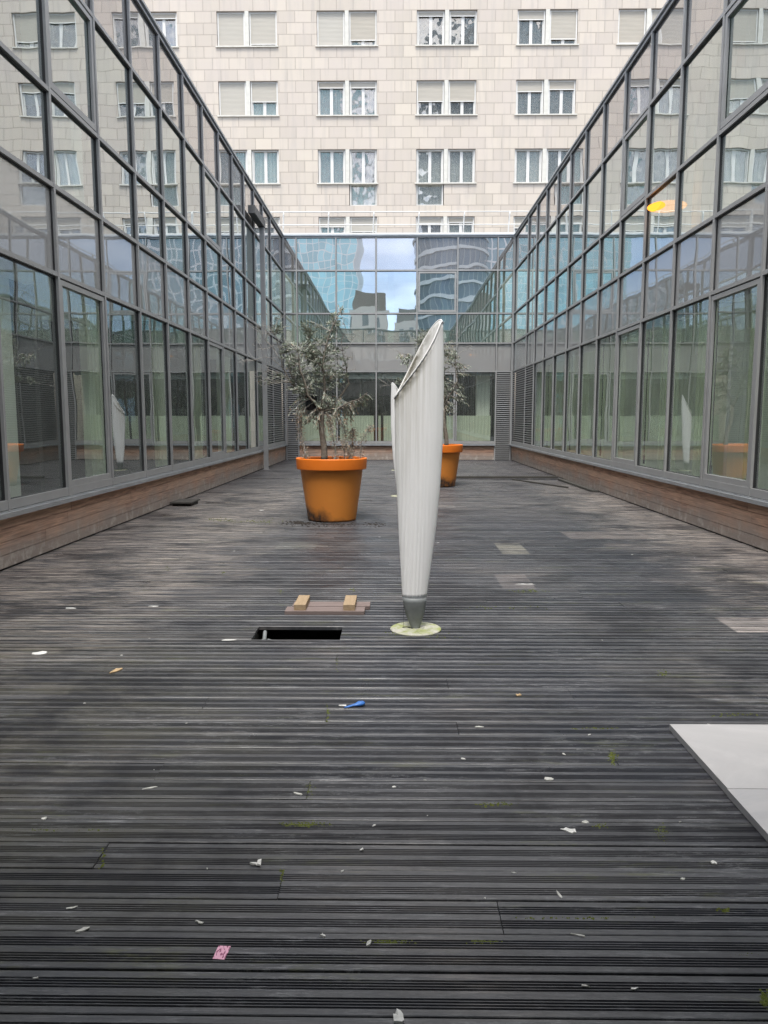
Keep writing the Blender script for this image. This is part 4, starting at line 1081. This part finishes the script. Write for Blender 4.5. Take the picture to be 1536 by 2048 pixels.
# silver duct end visible in the open hole
k = MB(); k.tube([(-.875, 5.10, -.03), (-.86, 4.98, -.05), (-.875, 4.87, -.04)], .013, 10); tag(k.build('pipe_end', M['steel']), 'short silver pipe end inside the open hole at its left edge', 'pipe')
k = MB(); k.tube([(-.84, 5.00, -.055), (-.78, 4.97, -.06), (-.72, 4.93, -.07), (-.70, 4.90, -.09)], .008, 8); tag(k.build('grey_hose', M['steel']), 'thin grey hose curling out from the pipe in the open hole', 'hose')
for (y0, y1, lab) in ((2.775, 3.39, 'grey white marble slab, the farther one with a pointed left corner'), (1.9, 2.771, 'pinkish white marble slab nearer the viewer at the right edge')):
    k = MB(); k.box(1.265 if y0 > 2 else 1.262, 2.9, y0, y1, 0.0, 0.028); o = k.build('marble_slab', M['marble'], loc=(0, 0, 0.002)); tag(o, lab, 'slab', 'marble slabs on the deck')
# lifted board end at the lower right
board('lifted end of a dark board at the bottom right corner', (1.005, 1.80), (2.6, 1.80), .14, .012, 'oldplank', .002)

# ------------------------------------------------------------------ litter
def scrap(name, px, py, L_, W_, rot, mat, label, cat, group=None, jag=.35, curl=.006, n=9, seed=None):
    r = random.Random(seed if seed is not None else int(px * 7 + py)); p = onz(px, py)
    k = MB(); top = []; 
    for i in range(n):
        a = 2 * math.pi * i / n; q = 1 - jag * r.random(); x, y = L_ / 2 * q * math.cos(a), W_ / 2 * q * math.sin(a)
        top.append((x * math.cos(rot) - y * math.sin(rot), x * math.sin(rot) + y * math.cos(rot), .0015 + curl * .6 * r.random()))
    c = (0, 0, .0015 + curl * .4)
    for i in range(n):
        a, b = top[i], top[(i + 1) % n]
        k.face([c, a, b]); k.face([(a[0], a[1], 0), (b[0], b[1], 0), b, a]); 
    k.face([(t[0], t[1], 0) for t in top][::-1])
    o = k.build(name, M[mat], loc=(p.x, p.y, .001)); return tag(o, label, cat, group)
G1 = 'white paper scraps on the deck'; G2 = 'feathers on the deck'
big = [
 ('paper_scrap', 523, 1021, .085, .06, 0, 'paper', 'small bright white paper square left of the nearer orange pot', 'paper', G1, .05, .002, 4),
 ('paper_scrap', 80, 1307, .10, .09, .3, 'paper', 'large cream scrap near the left edge level with the sculpture foot', 'paper', G1, .3, .01, 9),
 ('paper_scrap', 1140, 1663, .07, .035, -.5, 'paper', 'torn white scrap, biggest of the cluster left of the marble slabs', 'paper', G1, .5, .008, 11),
 ('paper_scrap', 1170, 1646, .035, .018, 0, 'feather', 'crumpled translucent scrap just above the big torn scrap', 'paper', G1, .5, .008, 9),
 ('paper_scrap', 797, 2038, .035, .05, .5, 'paper', 'crumpled white foil piece at the bottom edge of the view', 'paper', G1, .5, .015, 11),
 ('paper_scrap', 1427, 1727, .025, .02, 0, 'paper', 'white speck of paper below the marble slabs', 'paper', G1, .5, .008, 8),
 ('paper_scrap', 1098, 1559, .045, .03, .1, 'feather', 'pale pinkish scrap left of the marble slab', 'paper', G1, .3, .008, 8),
 ('paper_scrap', 457, 1281, .13, .03, .1, 'paper', 'long white scrap left of the open hole', 'paper', G1, .5, .006, 9),
 ('paper_scrap', 142, 1217, .10, .03, -.1, 'paper', 'flat white scrap on the left side beyond the cream scrap', 'paper', G1, .3, .004, 8),
 ('paper_scrap', 308, 1213, .09, .03, 0, 'paper', 'flat white scrap between the left wall and the hatch cover', 'paper', G1, .3, .004, 8),
 ('paper_scrap', 1050, 1169, .24, .03, .05, 'paper', 'long white strip of paper right of the sculpture', 'paper', G1, .6, .006, 11),
 ('paper_scrap', 685, 1412, .05, .02, -.2, 'paper', 'white scrap touching the blue glove', 'paper', G1, .4, .008, 8),
 ('feather', 166, 1861, .045, .014, .6, 'feather', 'pale feather at the lower left of the deck', 'feather', G2, .3, .006, 9),
 ('feather', 1155, 1872, .05, .007, -.35, 'feather', 'thin curved feather below the marble slabs', 'feather', G2, .3, .006, 9),
 ('feather', 1365, 1759, .022, .010, .2, 'feather', 'short feather under the right slab', 'feather', G2, .3, .006, 9),
 ('feather', 1432, 1453, .13, .018, -.35, 'paper', 'white feather touching the far edge of the marble slab', 'feather', G2, .5, .01, 9),
 ('feather', 88, 1638, .022, .03, .2, 'feather', 'small upright feather at the left edge', 'feather', G2, .4, .008, 8),
 ('feather', 300, 1577, .07, .02, .4, 'feather', 'slanting feather in the lower left middle of the deck', 'feather', G2, .4, .006, 9),
 ('feather', 515, 1729, .05, .05, .7, 'paper', 'star shaped tuft of white down in the lower left', 'feather', G2, .8, .01, 13),
 ('feather', 645, 1872, .02, .025, .2, 'paper', 'little white tuft right of the pink ticket', 'feather', G2, .8, .01, 9),
 ('feather', 958, 1455, .05, .012, 0, 'feather', 'small feather in the middle of the deck', 'feather', G2, .4, .006, 8),
 ('feather', 927, 1519, .03, .012, -.5, 'paper', 'tiny slanting white feather below the middle feather', 'feather', G2, .4, .006, 8),
 ('feather', 738, 1888, .012, .03, -.4, 'feather', 'curled feather beside the moss at the bottom', 'feather', G2, .4, .006, 8),
 ('feather', 596, 1589, .06, .016, -.3, 'feather', 'feather beside the mossy joint left of the middle', 'feather', G2, .5, .006, 8),
 ('feather', 1118, 1790, .010, .05, .2, 'feather', 'upright twig like feather in the lower right middle', 'feather', G2, .4, .004, 8),
 ('dry_leaf', 232, 1342, .04, .11, -.45, 'leafdry', 'yellow dry leaf stuck in a joint left of the hole', 'leaf', None, .3, .01, 9),
 ('dry_leaf', 1037, 1391, .035, .025, .3, 'leafdry', 'small brown dry leaf in the middle right of the deck', 'leaf', None, .3, .012, 8),
]
for a in big: scrap(a[0], a[1], a[2], a[3], a[4], a[5], a[6], a[7], a[8], a[9], a[10], a[11], a[12])
rr = random.Random(77)
for i in range(32):
    px = rr.uniform(30, 1500); py = 1060 + 950 * rr.random() ** 1.3
    q = onz(px, py)
    if q.x < XL + .1 or q.x > XR - .1 or (q.x > 1.2 and q.y < 3.45) or (4.8 < q.y < 5.8 and -1 < q.x < 0.4) or (abs(q.x + .865) < .6 and abs(q.y - 10.7) < .6): continue
    s_ = rr.uniform(.006, .018) * (1 + q.y / 9)
    scrap('litter_fleck', px, py, s_ * rr.uniform(1, 2), s_ * .6, rr.uniform(-1, 1), 'paper' if rr.random() < .6 else 'feather', 'tiny pale fleck of litter scattered on the dark deck', 'litter', 'tiny pale flecks of litter', .75, .004, 8)
# blue rubber glove finger
bp = onz(709, 1414); k = MB(); k.tube([(-.058, -.03, .006), (-.035, -.022, .008), (-.015, -.005, .010), (.008, .004, .012), (.030, .016, .016), (.046, .03, .013), (.054, .04, .006)], [.006, .010, .009, .014, .024, .021, .006], 10)
k.v = [(x * .85, y * .85, z * .5) for x, y, z in k.v]; mz = min(v[2] for v in k.v); k.v = [(x, y, z - mz) for x, y, z in k.v]
tag(k.build('rubber_balloon', M['blue'], smooth=True, loc=(bp.x, bp.y, .001)), 'limp bright blue deflated balloon on the dark deck', 'balloon')
# pink ticket
tp_ = [onz(*q) for q in ((437, 1893), (462, 1894), (449, 1921), (425, 1919))]; c = sum(tp_, Vector()) / 4; k = MB()
k.face([(p.x - c.x, p.y - c.y, .0012) for p in tp_][::-1]); k.face([(p.x - c.x, p.y - c.y, 0) for p in tp_])
for i in range(4): a, b = tp_[i], tp_[(i + 1) % 4]; k.face([(a.x - c.x, a.y - c.y, 0), (b.x - c.x, b.y - c.y, 0), (b.x - c.x, b.y - c.y, .0012), (a.x - c.x, a.y - c.y, .0012)])
tag(k.build('paper_ticket', M['ticket'], loc=(c.x, c.y, .0015)), 'small pink printed ticket lying on the deck at the lower left', 'ticket')
# white label at the tree foot
k = MB(); k.box(-.03, .03, -.002, .002, 0, .05); lb = ony(638, 917, 10.42); o = k.build('plant_label', M['paper'], loc=(lb.x, 10.45, .80)); o.rotation_euler = (.5, .3, .4); tag(o, 'white plant label lying at the foot of the nearer olive tree', 'label')

# ------------------------------------------------------------------ moss and soil (uncountable)
def clumps(name, spots, mat, size, seed):
    r = random.Random(seed); k = MB()
    for (px, py, wx, wy, n) in spots:
        for _ in range(n):
            q = onz(px + r.gauss(0, wx), py + r.gauss(0, wy))
            if q.x < XL + .03 or q.x > XR - .03: continue
            s = size * r.uniform(.4, 1.2) * (0.6 + q.y / 7); h = s * r.uniform(.25, .6)
            a0 = r.uniform(0, 6.28); ring = [(q.x + s * math.cos(a0 + a) * r.uniform(.6, 1), q.y + s * math.sin(a0 + a) * r.uniform(.6, 1), -.001) for a in (0, 1.26, 2.5, 3.77, 5.0)]
            tp = (q.x + r.uniform(-.3, .3) * s, q.y, h)
            for i in range(5): k.face([ring[i], ring[(i + 1) % 5], tp])
    tag(k.build(name, M[mat]), kind='stuff')
clumps('moss', [(608, 1648, 22, 2.5, 260), (85, 1660, 22, 1, 40), (200, 1660, 20, 1, 30), (1226, 1513, 4, 7, 120), (618, 1580, 4, 9, 50), (1200, 1651, 8, 2, 50), (1325, 1665, 7, 8, 60), (775, 1884, 22, 1.5, 160), (965, 1883, 14, 1.5, 70), (1450, 1820, 5, 2, 25),
                (990, 1608, 20, 2, 60), (1530, 1998, 5, 8, 90), (675, 1328, 2, 5, 20), (655, 1425, 2, 8, 25), (1060, 1182, 18, 2, 60), (560, 1185, 4, 3, 14), (704, 1180, 3, 3, 12), (440, 1040, 18, 2, 60), (510, 1044, 30, 2.5, 120), (1010, 1215, 50, 2, 30),
                (1330, 1345, 6, 4, 24), (1190, 1457, 26, 1, 40), (335, 1135, 3, 3, 10), (447, 1145, 3, 2, 10), (205, 1710, 4, 12, 30), (565, 1752, 3, 8, 20), (1480, 1910, 14, 2, 30), (1160, 1836, 60, 1, 40), (1470, 1430, 30, 2, 40), (880, 1272, 18, 3, 30), (800, 1268, 14, 3, 30)], 'moss', .006, 3)
clumps('soil_debris', [(600, 1046, 16, 2.2, 150), (745, 1050, 12, 2.5, 60), (665, 1050, 34, 1.8, 120)], 'soil', .012, 5)
